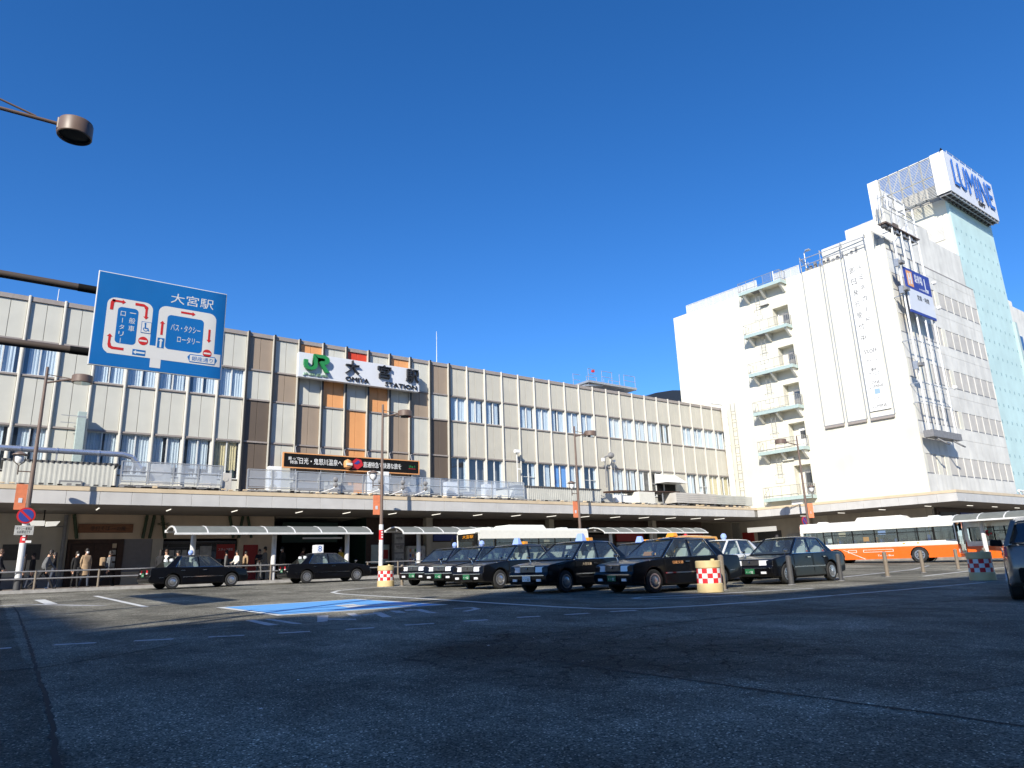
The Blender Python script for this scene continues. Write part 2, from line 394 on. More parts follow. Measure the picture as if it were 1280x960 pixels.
def ribbon(pts, w, m, lift=.004, mb=None, jitter=0.0):
    mb = mb or MB(); L, Rr = [], []
    for i, p in enumerate(pts):
        a = Vector(pts[max(i - 1, 0)]); b = Vector(pts[min(i + 1, len(pts) - 1)]); d = (b - a).normalized(); n = Vector((-d.y, d.x))
        ww = w * (1 + random.uniform(-jitter, jitter)) / 2; c = Vector(p)
        l, r = c + n * ww, c - n * ww
        L.append((l.x, l.y, gz(*l) + lift)); Rr.append((r.x, r.y, gz(*r) + lift))
    k = len(pts)
    mb.add(L + Rr, [(k + i, k + i + 1, i + 1, i) for i in range(k - 1)], m)
    return mb
def patch(poly, m, lift=.004, mb=None):
    mb = mb or MB(); return mb.quad([(x, y, gz(x, y) + lift) for x, y in poly], m)
def fine(pts, step, amp):
    out = []
    for a, b in zip(pts, pts[1:]):
        a, b = Vector(a), Vector(b); n = max(1, int((b - a).length / step))
        for i in range(n):
            p = a.lerp(b, i / n); out.append((p.x + random.uniform(-amp, amp), p.y + random.uniform(-amp, amp)))
    return out + [pts[-1]]
for a, b in [((.26, 11.63), (.38, 11.62)), ((.84, 11.55), (1.31, 11.38)), ((1.74, 11.19), (2.2, 11.02)), ((2.63, 10.88), (3.07, 10.7)), ((3.52, 10.6), (3.94, 10.46)), ((4.43, 10.31), (4.84, 10.2)), ((5.35, 10.19), (5.8, 10.07)), ((6.31, 10.0), (6.72, 9.9)), ((7.28, 9.86), (7.68, 9.74)), ((8.14, 9.63), (8.59, 9.5)), ((9.04, 9.44), (9.55, 9.3))]:
    struct('lane_line', ribbon([a, b], .14, 'faded_line'))
struct('lane_line', ribbon([(15.85, 23.85), (11.24, 24.6), (9.84, 23.6), (9.17, 22.5), (8.91, 21.2), (9.0, 18.94), (9.1, 16.72), (9.16, 15.4), (9.2, 12.82), (9.25, 11.2), (9.4, 10.1), (9.9, 9.45), (11.14, 9.05), (12.68, 8.8), (15.0, 8.64)], .15, 'white_line'))
struct('lane_line', ribbon([(15.1, 8.63), (18.66, 8.4), (22, 8.25)], .14, 'faded_line'))
struct('lane_line', ribbon([(17.5, 10.6), (14.47, 11.24), (13.37, 11.55), (12.43, 11.9), (12.04, 11.8), (11.95, 11.45), (12.67, 10.96), (14.21, 10.36)], .12, 'white_line'))
struct('lane_line', ribbon([(3.2, 29.3), (3.3, 20.0)], .16, 'white_line'))
struct('lane_line', ribbon([(1.5, 28.2), (1.6, 24.4)], .3, 'white_line'))
struct('lane_line', ribbon([(.2, 25.0), (1.2, 24.6), (2.6, 21.8), (1.9, 22.6)], .2, 'faded_line'))
struct('lane_line', ribbon([(24, 13.6), (33, 15.2), (40, 17.5)], .14, 'faded_line'))
struct('lane_line', ribbon([(26, 11.6), (34, 12.6), (42, 13.0)], .14, 'white_line'))
_bl = [(4.45, 17.93), (4.62, 14.0), (8.3, 13.75), (8.02, 17.96)]
_c = Vector((sum(p[0] for p in _bl) / 4, sum(p[1] for p in _bl) / 4))
struct('bay_border', patch(_bl, 'white_line'))
struct('bay_marking', patch([tuple(_c + (Vector(p) - _c) * .92) for p in _bl], 'blue_paint', .008))
struct('bay_symbol', patch([(6.5, 15.8), (6.42, 14.85), (6.98, 14.85), (7.56, 13.9), (7.8, 14.2), (7.4, 15.05), (6.95, 15.4), (7.0, 15.9)], 'white_line', .012))
for poly in ([(3.84, 13.4), (3.98, 13.4), (3.98, 12.0), (3.8, 12.0)], [(4.17, 13.39), (4.29, 13.3), (4.33, 11.84), (4.2, 11.91)], [(5.16, 13.35), (5.32, 13.2), (4.78, 11.9), (4.6, 11.9)],
             [(4.99, 12.5), (5.33, 11.96), (5.23, 11.74), (4.89, 12.28)], [(5.72, 13.32), (5.86, 13.22), (5.65, 12.47), (5.5, 12.49)], [(6.16, 13.07), (6.31, 13.01), (5.95, 11.83), (5.78, 11.85)],
             [(5.73, 12.8), (6.16, 12.91), (6.1, 12.72), (5.61, 12.55)], [(6.6, 13.25), (6.76, 13.12), (6.6, 12.51), (6.46, 12.63)], [(7.07, 13.16), (7.23, 13.05), (6.93, 11.91), (6.78, 11.91)], [(6.92, 13.2), (7.07, 13.16), (6.98, 12.85), (6.8, 12.93)]):
    struct('road_lettering', patch(poly, 'faded_line'))
struct('road_lettering', ribbon([(7.75, 12.65), (8.1, 12.5), (7.98, 12.1), (7.45, 11.78)], .13, 'faded_line'))
for pts, w in (([(4.69, 7.8), (4.56, 6.29), (4.57, 5.26), (4.66, 4.19), (4.71, 3.32), (4.78, 2.44), (4.83, 1.76)], .04), ([(4.65, 7.73), (5.35, 7.37), (6.79, 7.16), (8.87, 7.23), (10.79, 6.98), (13.04, 6.37), (16.56, 5.57), (22, 4.0)], .07),
               ([(.0, 9.13), (.57, 9.08), (1.19, 9.5), (2.14, 10.28)], .05), ([(.7, 24.0), (.71, 20.96), (.6, 12.65), (.53, 9.09), (.49, 6.5), (.42, 4.59), (.4, 3.0)], .045), ([(5.46, 2.44), (5.57, 2.41), (5.83, 2.33), (6.25, 2.22)], .012), ([(4.58, 4.38), (5.13, 4.42), (5.58, 4.65), (6.04, 4.72), (6.76, 4.47)], .012)):
    struct('road_crack', ribbon(fine(pts, .1, .011), w * .8, 'seam', .003, jitter=.35))

# ---------------------------------------------------------------- station building
SY = 45.0                                     # front face of the wall panels
S0, BAY = .1, 1.7
st = thing('station_building', 'long beige panelled station building with brown and orange panels round its sign', 'building', (0, SY, 0))
mb = MB(); mb.box(-16, 61.9, .22, 14, .4, 16.2, 'shop_grey'); part('core', mb, st)
mb = MB(); mb.box(-16, 61.6, -.09, .3, 16.2, 16.46, 'rail'); part('coping', mb, st)
LV = [(13.98, 16.2), (11.98, 13.88), (9.22, 11.88), (5.2, 9.12)]
CENTRE = {7: ('panel_taupe', 'panel_light', 'panel_brown', 'panel_brown'), 8: ('panel_light', 'panel_taupe', 'panel_light', 'panel_light'), 9: ('panel_orange', 'panel_light', 'panel_taupe', 'panel_taupe'),
          10: ('panel_light', 'panel_orange', 'panel_light', 'panel_light'), 11: ('panel_red', 'panel_light', 'panel_orange', 'panel_orange'), 12: ('panel_light', 'panel_orange', 'panel_light', 'panel_light'),
          13: ('panel_orange', 'panel_light', 'panel_taupe', 'panel_taupe'), 14: ('panel_light', 'panel_taupe', 'panel_light', 'panel_light'), 15: ('panel_taupe', 'panel_light', 'panel_brown', 'panel_brown')}
WIN2 = {-9, -8, -7, -6, -4, -3, -2, -1, 0, 2, 3, 4, 5, 6, 16, 17, 18, 20, 21, 22, 23, 24, 26, 27, 28, 29, 30, 32, 33, 34, 35}
WIN4 = {-9, -8, -7, -6, -4, -3, -2, -1, 0, 2, 3, 4, 5, 6, 16, 17, 18, 20, 21, 22, 23, 24, 26, 27, 28, 29, 32, 33, 34, 35}
GRID4 = {20, 24, 29, 33}
_cache = {}
def cached(key, fn):
    if key not in _cache: _cache[key] = fn()
    return _cache[key]
def half_panel(w, h, m):
    def fn():
        b = MB(); g = .012; b.box(g, w - g, 0, .12, g, h - g, m); return b.mesh('wall_panel', .008, 1)
    return cached(('p', round(w, 3), round(h, 3), m), fn)
def win_frame(w, h, grid):
    def fn():
        b = MB(); t = .055
        for x0, x1 in ((0, t), (w - t, w), (w / 2 - t * .6, w / 2 + t * .6)): b.box(x0, x1, .04, .16, 0, h, 'frame_white')
        b.box(t, w / 2 - t * .6, .045, .155, 0, t, 'frame_white'); b.box(t, w / 2 - t * .6, .045, .155, h - t, h, 'frame_white')
        b.box(w / 2 + t * .6, w - t, .045, .155, 0, t, 'frame_white'); b.box(w / 2 + t * .6, w - t, .045, .155, h - t, h, 'frame_white')
        if grid: b.box(t, w / 2 - t * .6, .06, .14, h * .5, h * .5 + .04, 'frame_white'); b.box(w / 2 + t * .6, w - t, .06, .14, h * .5, h * .5 + .04, 'frame_white')
        return b.mesh('window')
    return cached(('wf', round(w, 3), round(h, 3), grid), fn)
def pane_mesh(w, h):
    def fn():
        b = MB(); b.quad([(0, 0, 0), (w, 0, 0), (w, 0, h), (0, 0, h)], 'glass_station'); return b.mesh('pane')
    return cached(('pn', round(w, 3), round(h, 3)), fn)
def curtain_mesh(w, h, m, kind):
    def fn():
        b = MB(); n = max(6, int(w / .045)); vs = []
        for i in range(n + 1):
            x = w * i / n; y = .025 * math.sin(i * 1.9 + kind) + .01 * math.sin(i * .7)
            vs += [(x, y, 0), (x, y, h)]
        b.add(vs, [(2 * i, 2 * i + 2, 2 * i + 3, 2 * i + 1) for i in range(n)], m)
        return b.mesh('curtain')
    return cached(('c', round(w, 3), round(h, 3), m, kind), fn)
rnd = random.Random(3)
FW = .15
for k in range(-9, 36):
    x0 = S0 + BAY * k; dark = 7 <= k <= 16
    b = MB()
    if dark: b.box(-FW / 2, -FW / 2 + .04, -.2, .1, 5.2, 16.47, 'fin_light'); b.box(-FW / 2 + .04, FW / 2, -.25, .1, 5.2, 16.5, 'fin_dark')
    else:
        d = .17 if k < 7 else .16
        b.prism([(-FW / 2, .1), (-FW / 2, -d + .05), (-FW / 2 + .05, -d), (FW / 2 - .05, -d), (FW / 2, -d + .05), (FW / 2, .1)], 'z', 5.2, 16.5, 'fin_light')
    part('mullion', b, st, (x0, 0, 0))
    w = BAY - FW; xl = x0 + FW / 2
    for r, (z0, z1) in enumerate(LV):
        isw = (r == 1 and k in WIN2) or (r == 3 and k in WIN4)
        zt = z1 if r == 0 else z1
        if isw:
            zz0 = z0 if r == 1 else 6.75
            if r == 3:
                for i in range(2): link('wall_panel', half_panel(w / 2, zz0 - .1 - z0, 'panel_light' if k < 16 else 'panel_beige'), st, (xl + i * w / 2, 0, z0))
            h = z1 - zz0; grid = r == 3 and k in GRID4
            wf = link('window', win_frame(w, h, grid), st, (xl, 0, zz0))
            for i in range(2):
                link('pane', pane_mesh(w / 2 - .09, h - .11), wf, (.055 + i * (w / 2 - .02), .1, .055))
            # curtains behind the panes, drawn more or less far
            full = r == 1 or k < 7 or k in (22, 26, 27, 32, 34, 35)
            cm = 'curtain_yellow' if (r == 3 and k in (6, 34, 35)) else 'blind_blue' if (r == 3 and k == 22) else 'curtain'
            for i in range(2):
                sp = rnd.choice([.72, .82, .9, .97]) if full else rnd.choice([0, .25, .45, .8])
                if r == 3 and k in (16, 17, 18): sp = [0, .2][i]
                if sp == 0: continue
                cw = (w * .5 - .06) * sp; x_ = .05 + i * (w / 2 - .02) + (0 if rnd.random() < .4 else (w * .5 - .06) * (1 - sp))
                hb = .55 if (r == 3 and k < 7) else .05
                link('curtain', curtain_mesh(cw, h - hb - .05, cm, rnd.randint(0, 3)), wf, (x_, .19, hb))
            if r == 3 and k < 7:
                b = MB()
                for q in range(9): x_ = .1 + q * (w - .25) / 9; b.box(x_, x_ + rnd.uniform(.04, .12), .17, .3, .06, rnd.uniform(.25, .62), rnd.choice(['mid_grey', 'white', 'dark_green', 'poster', 'white']))
                o_ = part('window_clutter', b, wf); o_['kind'] = 'stuff'
        else:
            m = CENTRE[k][r] if k in CENTRE else ('panel_light' if k < 16 else 'panel_beige')
            for i in range(2): link('wall_panel', half_panel(w / 2, z1 - z0, m), st, (xl + i * w / 2, 0, z0))
    for z in (13.88, 11.88, 9.12): link('rail', cached(('rl', round(w, 3)), lambda: MB().box(0, w, -.085, .1, 0, .1, 'rail').mesh('rail')), st, (xl, 0, z))
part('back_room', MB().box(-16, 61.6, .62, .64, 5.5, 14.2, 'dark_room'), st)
# core must not fill the window recesses: carve by replacing it with an inner box
bpy.data.objects.remove([c for c in st.children if c.name.startswith('core')][0])
mb = MB(); mb.box(-16, 61.9, .7, 14, 4.5, 16.3, 'shop_grey'); part('core', mb, st)
mb = MB(); mb.box(-16, 61.9, .13, .7, 13.95, 16.19, 'shop_grey'); mb.box(-16, 61.9, .13, .7, 9.2, 11.9, 'shop_grey'); mb.box(-16, 61.9, .2, .7, 4.6, 6.7, 'shop_grey'); part('backing', mb, st)

# rooftop: inspection walkway with handrails, two thin masts
t = thing('roof_walkway', 'grey steel walkway with handrails overhanging the station roof', 'walkway', (41.9, SY - .2, 16.5))
b = MB(); b.box(.3, 6.6, .1, 2.4, .42, .62, 'steel'); b.hexa([(0, .3, .05), (2.2, .3, .3), (2.2, 2, .3), (0, 2, .05)], [(0, .3, .2), (2.2, .3, .62), (2.2, 2, .62), (0, 2, .2)], 'steel'); part('deck', b, t)
b = MB()
for x in (.4, 2.1, 3.4, 4.4, 5.0, 6.5):
    b.tube((x, .2, .3), (x, .2, 1.75 if x > 1 else 1.7), .03, 'steel', n=6)
    b.tube((x, 2.3, .3), (x, 2.3, 1.75), .03, 'steel', n=6)
for x0, x1 in ((.4, 1.3), (2.1, 3.5), (5.0, 6.5)):
    for y in (.2, 2.3):
        for z in (1.2, 1.74): b.tube((x0, y, z), (x1, y, z), .026, 'steel', n=6)
part('railing', b, t)
part('beacon', MB().box(1.75, 2.0, 1.0, 1.2, 1.8, 2.0, 'sign_red'), t)
for x, h, lab in ((-.6 + 2.0, 1.35, 'thin white mast on the station roof nearest the blue direction sign'), (27.0, 3.2, 'thin tall mast on the station roof right of the station name sign')):
    one('mast', MB().tube((0, 0, 0), (0, 0, h), .035, 'pole_white', .015, n=6), lab, 'mast', (x, SY + 1.2, 16.3))
# arched roof far beyond the station
mb = MB(); prof = [(0, 20), (0, 26.2), (2, 27.6), (5, 28.8), (9, 29.7), (14, 30.3), (30, 30.3), (30, 20)]
mb.prism([(x + 80, z) for x, z in prof], 'y', 0, 30, 'arch_dark')
t = thing('arched_roof_building', 'dark curved roof of a building rising behind the station and the white store', 'building', (-3.0, 72, -2.2))
part('roof', mb, t); mb = MB(); mb.box(81, 110, .5, 29.5, 3, 20, 'mid_grey'); part('wall', mb, t)
mb = MB(); mb.box(84.2, 86.5, -.6, 1.0, 20, 26.6, 'panel_taupe'); part('chimney', mb, t)

# ---------------------------------------------------------------- station name sign
t = thing('station_name_sign', 'white station name board with green emblem and black raised characters', 'sign', (19.75, SY - .78, 14.53))
part('board', MB().box(-4.58, 4.58, 0, .38, -.85, .86, 'sign_white'), t, bevel=.01)
b = MB()
for x in (-3.6, -1.2, 1.2, 3.6): b.box(x - .05, x + .05, .38, .8, -.6, -.5, 'fin_dark'); b.box(x - .05, x + .05, .38, .8, .5, .6, 'fin_dark')
part('bracket', b, t)
X, Z_ = (1, 0, 0), (0, 0, 1)
def emblem(parent, x0, z0, w, h, y, d, m):
    """two joined letters: a hooked J running into an R"""
    b = MB(); S = lambda pts: [(x0 + a * w, z0 + c * h) for a, c in pts]
    J = [(0, .62), (0, .36), (.03, .2), (.10, .09), (.2, .05), (.34, .05), (.46, .13), (.52, .28), (.52, .80), (.73, .80), (.80, .77), (.80, .66), (.73, .63), (.60, .63), (.60, .55), (.84, .0), (1.0, .0), (.80, .44), (.90, .48), (.97, .58), (1.0, .72), (.97, .86), (.88, .96), (.76, 1.0), (.37, 1.0), (.37, .34), (.33, .25), (.28, .22), (.22, .22), (.17, .26), (.15, .34), (.15, .62)]
    me = bpy.data.meshes.new('emblem'); bm = bmesh.new()
    vs = [bm.verts.new((p[0], y, p[1])) for p in S(J)]
    f = bm.faces.new(vs); bmesh.ops.triangulate(bm, faces=[f])
    r = bmesh.ops.extrude_face_region(bm, geom=list(bm.faces))
    for e in r['geom']:
        if isinstance(e, bmesh.types.BMVert): e.co.y -= d
    bmesh.ops.recalc_face_normals(bm, faces=bm.faces); bm.to_mesh(me); bm.free(); me.materials.append(M[m])
    return link('emblem', me, parent)
emblem(t, -4.3, -.42, 1.78, 1.2, -.1, .2, 'green_letter')
text('JR東日本', 'green_pale', t, (-3.4, 0, -.62), X, Z_, w=1.75, h=.24, depth=.1)
for ch, x in (('大', -.78), ('宮', 1.67), ('駅', 3.95)): text(ch, 'black_text', t, (x, 0, .27), X, Z_, w=1.02, h=.98, depth=.22)
text('OMIYA', 'black_text', t, (-.38, 0, -.56), X, Z_, w=1.75, h=.3, depth=.1)
text('STATION', 'black_text', t, (3.05, 0, -.58), X, Z_, w=2.55, h=.3, depth=.1)

t = thing('banner_sign', 'long black banner sign with orange frame and white characters above the canopy', 'sign', (19.45, SY - .62, 8.05))
part('board', MB().box(-4.9, 4.9, 0, .1, -.44, .44, 'black'), t)
b = MB(); b.box(-4.97, 4.97, -.03, .12, .44, .51, 'panel_orange'); b.box(-4.97, 4.97, -.03, .12, -.51, -.44, 'panel_orange'); b.box(-4.97, -4.9, -.03, .12, -.44, .44, 'panel_orange'); b.box(4.9, 4.97, -.03, .12, -.44, .44, 'panel_orange')
part('frame', b, t)
b = MB()
for x in (-4.1, -2.4, -.7, 1.0, 2.7, 4.4): b.tube((x, .06, .44), (x, .3, .95), .035, 'steel', n=6); b.tube((x, .06, -.9), (x, .06, -.45), .035, 'steel', n=6); b.tube((x, .06, .95), (x, .62, .95), .03, 'steel', n=6)
part('bracket', b, t)
text('日光・鬼怒川温泉へ', 'white', t, (-2.4, 0, .0), X, Z_, w=2.95, h=.42, depth=.012)
text('直通特急で快適な旅を', 'white', t, (2.05, 0, .0), X, Z_, w=2.9, h=.4, depth=.012)
text('乗って\n特急', 'white', t, (-4.25, 0, .0), X, Z_, w=.75, h=.46, depth=.012)
text('びゅう', 'green_letter', t, (4.38, 0, .04), X, Z_, w=.5, h=.2, depth=.012)
b = MB(); b.box(4.1, 4.66, -.015, 0, -.13, -.1, 'sign_red'); part('underline', b, t)
b = MB(); b.lathe([(.02, .34), (.26, .22), (.3, 0), (.26, -.22), (.05, -.36)], 'panel_orange', 14, (-.55, -.02, -.05)); b.box(-.76, -.34, -.34, -.3, -.16, .0, 'cream'); part('round_motif', b, t)
b = MB(); b.prism([(-.22, -.36), (.2, -.36), (.58, -.06), (.42, .3), (.05, .38), (-.22, .16)], 'y', -.05, -.005, 'sign_red'); b.prism([(-.12, .02), (.1, -.04), (.34, .12), (.2, .26)], 'y', -.07, -.052, 'sign_navy'); part('train_motif', b, t)

# ---------------------------------------------------------------- canopy along the station
CZ0, CZ1, CY = 4.47, 5.30, 38.7
cn = thing('station_canopy', 'long flat grey canopy with tan edging along the station front', 'canopy', (0, CY, 0))
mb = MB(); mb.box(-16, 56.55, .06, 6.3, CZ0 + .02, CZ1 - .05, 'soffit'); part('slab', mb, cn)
mb = MB(); mb.box(-16, 56.5, -.03, .5, CZ1 - .2, CZ1, 'cap'); part('cap', mb, cn)
fp = MB(); fp.box(.006, 1.364, 0, .058, CZ0, CZ1 - .2, 'fascia'); fp = fp.mesh('fascia_panel', .006, 1)
for i in range(-12, 41): link('fascia_panel', fp, cn, (-.2 + 1.37 * i + .03, 0, 0))
_d2 = Vector((-.053, .9986, 0)); C0, C1 = Vector((56.42, 38.7, 0)), Vector((57.25, 22.2, 0))
c2 = thing('store_canopy', 'grey canopy with tan edging wrapping the foot of the white store', 'canopy', (0, 0, 0))
mb = MB()
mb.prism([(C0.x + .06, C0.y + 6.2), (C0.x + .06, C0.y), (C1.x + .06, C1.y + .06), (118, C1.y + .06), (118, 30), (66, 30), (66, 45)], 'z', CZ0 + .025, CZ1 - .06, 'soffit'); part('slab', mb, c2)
mb = MB(); mb.prism([(C0.x - .03, C0.y), (C1.x - .03, C1.y - .03), (118, C1.y - .03), (118, C1.y + .6), (C1.x + .6, C1.y + .6), (C0.x + .6, C0.y)], 'z', CZ1 - .2, CZ1 + .004, 'cap'); part('cap', mb, c2)
ang = math.atan2(C1.y - C0.y, C1.x - C0.x); L_ = (C1 - C0).length
for i in range(12):
    p = C0 + (C1 - C0) * (i * L_ / 12 / L_); me = cached('fpl', lambda: MB().box(.006, L_ / 12 - .006, 0, .055, CZ0, CZ1 - .2, 'fascia').mesh('fascia_panel', .006, 1))
    link('fascia_panel', me, c2, p, ang)
for i in range(28): link('fascia_panel', fp, c2, (C1.x + .03 + 1.37 * i, C1.y, 0))
for x, y in ((63.5, 27.5), (63.2, 33), (62.8, 38), (83, 27.5), (93, 27.5)): part('column', MB().box(x - .45, x + .45, y - .45, y + .45, gz(x, y), CZ0 + .03, 'shop_grey'), c2)
# strip lights under both canopies
lt = thing('strip_light', 'thin white strip light under the canopy soffit', 'light', (4.1, 40.6, CZ0), R(90), 'strip lights under the canopies')
part('tray', MB().box(-.62, .62, -.05, .05, -.04, .015, 'concrete_panel'), lt); part('tube', MB().tube((-.55, 0, -.055), (.55, 0, -.055), .022, 'tube_light', n=8), lt)
for x in [7.35, 10.7, 14.35, 17.3, 20.4, 23.6, 26.9, 30.2, 33.5, 36.8, 40.1, 43.4, 46.7, 50.0, 53.3]: dup(lt, (x, 40.6, CZ0), R(90))
for x, y in ((59.5, 36), (59.6, 32.5), (59.7, 29), (60, 25.5), (64, 24), (69, 24), (74, 24)): dup(lt, (x, y, CZ0), R(0))

# ---------------------------------------------------------------- gear on the canopy roof
def corrugated(x0, x1, y, z0, z1, pitch, m, depth=.05):
    b = MB(); n = int((x1 - x0) / pitch * 4); pts = []
    for i in range(n + 1):
        ph = i % 4; pts.append((x0 + (x1 - x0) * i / n, y - (depth if ph in (1, 2) else 0)))
    vs = [(p[0], p[1], z0) for p in pts] + [(p[0], p[1], z1) for p in pts]; k = len(pts)
    b.add(vs, [(i, i + 1, k + i + 1, k + i) for i in range(k - 1)], m); return b
t = thing('corrugated_shed', 'pale corrugated shed with dark ribbed roof beside the silver pipe on the canopy', 'shed', (0, 39.5, 5.28))
b = corrugated(0, 4.5, 0, 0, 1.2, .2, 'corrugated', .010); part('front', b, t)
part('side', MB().box(0, .03, 0, 3.2, 0, 1.2, 'corrugated'), t); part('side', MB().box(4.48, 4.5, 0, 3.2, 0, 1.2, 'corrugated'), t)
b = corrugated(-.1, 4.7, 0, 1.2, 1.3, .24, 'dark_grey'); b.box(-.1, 4.7, .01, 3.4, 1.21, 1.28, 'dark_grey'); part('roof', b, t)
b = MB(); b.box(2.3, 3.15, -.1, -.055, 0, .3, 'corrugated'); b.box(2.24, 2.3, -.11, -.055, 0, .36, 'mid_grey'); b.box(2.3, 3.15, -.11, -.055, .3, .36, 'mid_grey'); b.box(3.15, 3.21, -.11, -.055, 0, .36, 'mid_grey'); part('hatch', b, t)
t = thing('corrugated_shed', 'white corrugated shed with black ribbed roof edge on the canopy between fence and satellite dish', 'shed', (30.6, 39.6, 5.28))
part('front', corrugated(0, 7.1, 0, 0, 1.1, .18, 'corrugated', .015), t)
b = MB(); b.hexa([(-1.1, .05, 0), (0, .0, 0), (0, 3, 0), (-1.1, 3, 0)], [(-1.1, .05, 1.05), (0, 0, 1.12), (0, 3, 1.12), (-1.1, 3, 1.05)], 'cream'); part('side', b, t); part('side', MB().box(7.06, 7.1, .02, 3.2, 0, 1.1, 'corrugated'), t)
b = corrugated(-1.2, 7.2, -.05, 1.1, 1.19, .2, 'dark_grey', .05); b.box(-1.2, 7.2, -.04, 3.3, 1.1, 1.17, 'dark_grey'); part('roof', b, t)
t = thing('pipe', 'silver ventilation pipe running above the corrugated shed roof', 'pipe', (0, 41, 7.28))
part('pipe_run', MB().path([(-9, 0, 0), (5.0, 0, 0), (5.45, 0, -.12), (5.9, 0, -.7)], .14, 'pipe_silver', 12), t)
b = MB()
for x in (-1.5, .6, 2.1, 3.9): b.tube((x - .03, 0, 0), (x + .03, 0, 0), .165, 'pipe_silver', n=12); b.box(x - .04, x + .04, -.03, .03, -2.0, -.1, 'steel')
part('support', b, t)
t = thing('duct', 'tall pale green square duct standing against the station wall', 'duct', (3.2, SY - .62, 5.3))
part('shaft', MB().box(-.21, .21, -.24, .24, 0, 4.72, 'duct_green'), t, bevel=.02)
b = MB(); b.box(-.22, .22, -.25, .25, 2.4, 2.46, 'steel'); b.box(-.22, .22, -.25, .25, 4.4, 4.46, 'steel'); b.box(-.95, -.2, .1, .14, 4.1, 4.13, 'steel'); b.box(-.95, -.2, .1, .14, 4.5, 4.53, 'steel'); part('strap', b, t)
def glass_fence(name, label, x0, x1, y, z0, h, step):
    t = thing(name, label, 'screen', (x0, y, z0)); L = x1 - x0; n = max(1, round(L / step)); w = L / n
    pm = MB().box(-.035, .035, -.04, .04, -.1, h, 'aluminium').mesh('post'); gm = MB().quad([(.05, 0, .06), (w - .05, 0, .06), (w - .05, 0, h - .05), (.05, 0, h - .05)], 'glass_fence').mesh('glass_panel')
    for i in range(n + 1): link('post', pm, t, (i * w, 0, 0))
    for i in range(n): link('glass_panel', gm, t, (i * w, 0, 0))
    b = MB()
    for z in (0, h * .52, h): b.box(0, L, -.03, .03, z - .025, z + .025, 'aluminium')
    part('handrail', b, t)
    b = MB(); 
    for i in range(int(L / .6)): b.box(i * .6, i * .6 + .45, -.1, .5, -.16, -.11, 'cream')
    b.box(0, L, -.08, 1.8, -.24, -.17, 'mid_grey'); part('base', b, t)
    return t
t = glass_fence('glass_screen', 'short glazed screen fence on the canopy above the wooden shop sign', 4.8, 9.6, 39.3, 5.68, 1.02, 1.2)
glass_fence('glass_screen', 'long glazed screen fence on the canopy below the black banner', 10.95, 30.05, 39.35, 5.62, 1.0, 1.36)
b = MB(); b.box(-16, 56, 0, .12, 0, .06, 'dark_grey')
for i in range(160): x = -3 + i * .37; b.box(x, x + .2, -.08, .1, .06 + random.uniform(0, .05), .12 + random.uniform(0, .06), random.choice(['dark_grey', 'mid_grey', 'cap', 'black']))
one('cable_tray', b, 'dark cable tray running along the canopy edge below the glazed screens', 'cable tray', (0, 39.1, 5.3))
def ac(label, x, y, w, h, fans=1, m='white'):
    t = thing('air_conditioner', label, 'air conditioner', (x, y, 5.35), group='air conditioners on the canopy roof')
    part('casing', MB().box(0, w, 0, .45, .08, h, m), t, bevel=.02)
    for i in range(fans):
        b = MB(); b.tube((w * .36, -.02, h * (.5 if fans == 1 else .28 + .46 * i)), (w * .36, .0, h * (.5 if fans == 1 else .28 + .46 * i)), min(w, h) * .28, 'concrete_panel', n=16); part('fan_grille', b, t)
    part('foot', MB().box(.05, .2, 0, .45, 0, .08, 'mid_grey').box(w - .2, w - .05, 0, .45, 0, .08, 'mid_grey'), t)
ac('white upright air conditioner behind the short glazed screen beside the duct pipe', 6.5, 41.4, .95, 1.6, 2, 'poster')
ac('white box air conditioner near the right end of the short glazed screen', 9.0, 41.2, .8, 1.2, 1, 'poster')
ac('white air conditioner standing in the gap between the two glazed screens', 10.2, 41.6, .5, 1.3, 2, 'concrete_panel')
ac('white air conditioner behind the near end of the long glazed screen', 12.6, 41.0, .75, 1.75, 2)
ac('tall white air conditioner in front of the black banner behind the long screen', 18.9, 40.8, 1.35, 1.75, 2)
ac('low grey-white air conditioner right of the black banner behind the screen', 24.6, 40.9, 1.0, 1.3)
ac('small air conditioner at the far end of the long glazed screen', 27.6, 40.7, 1.0, 1.25)
for i, (x, w, h, m) in enumerate(((14.2, 1.5, .9, 'mid_grey'), (16.4, 1.6, .8, 'mid_grey'), (21.8, 1.3, .9, 'steel'), (26.2, .9, .7, 'steel'))):
    t = thing('equipment_box', ['grey equipment box behind the long screen left of the first floodlight', 'low grey equipment box behind the long screen between two floodlights', 'steel equipment box behind the long screen under the banner end', 'small steel equipment box between two air conditioners on the canopy'][i], 'equipment box', (x, 41.2, 5.32))
    part('casing', MB().box(0, w, 0, .7, .1, h, m), t, bevel=.015); part('lid', MB().box(-.03, w + .03, -.03, .73, h, h + .05, m), t); part('foot', MB().box(.05, .15, 0, .7, 0, .1, 'dark_grey').box(w - .15, w - .05, 0, .7, 0, .1, 'dark_grey'), t)
fl = thing('floodlight', 'double floodlight below the left half of the black banner', 'floodlight', (15.9, 39.0, 5.5), group='floodlights along the canopy edge')
b = MB(); b.path([(-.8, -.1, -.05), (-.1, 0, .2), (0, 0, .45)], .03, 'white'); part('arm', b, fl)
for z in (.4, .72):
    b = MB(); b.lathe([(.01, -.1), (.1, -.08), (.15, .06), (.16, .08)], 'mid_grey', 12, (.0, -.06, z), 'y'); b.lathe([(.0, .075), (.15, .08)], 'white', 12, (.0, -.06, z), 'y'); part('lamp', b, fl)
for x, lb in ((18.75, 'double floodlight directly below the tall white air conditioner'), (20.3, 'double floodlight right behind the lamp post of the small drum'), (21.9, 'double floodlight beneath the right end of the black banner')): dup(fl, (x, 39.0, 5.5), 0, lb)
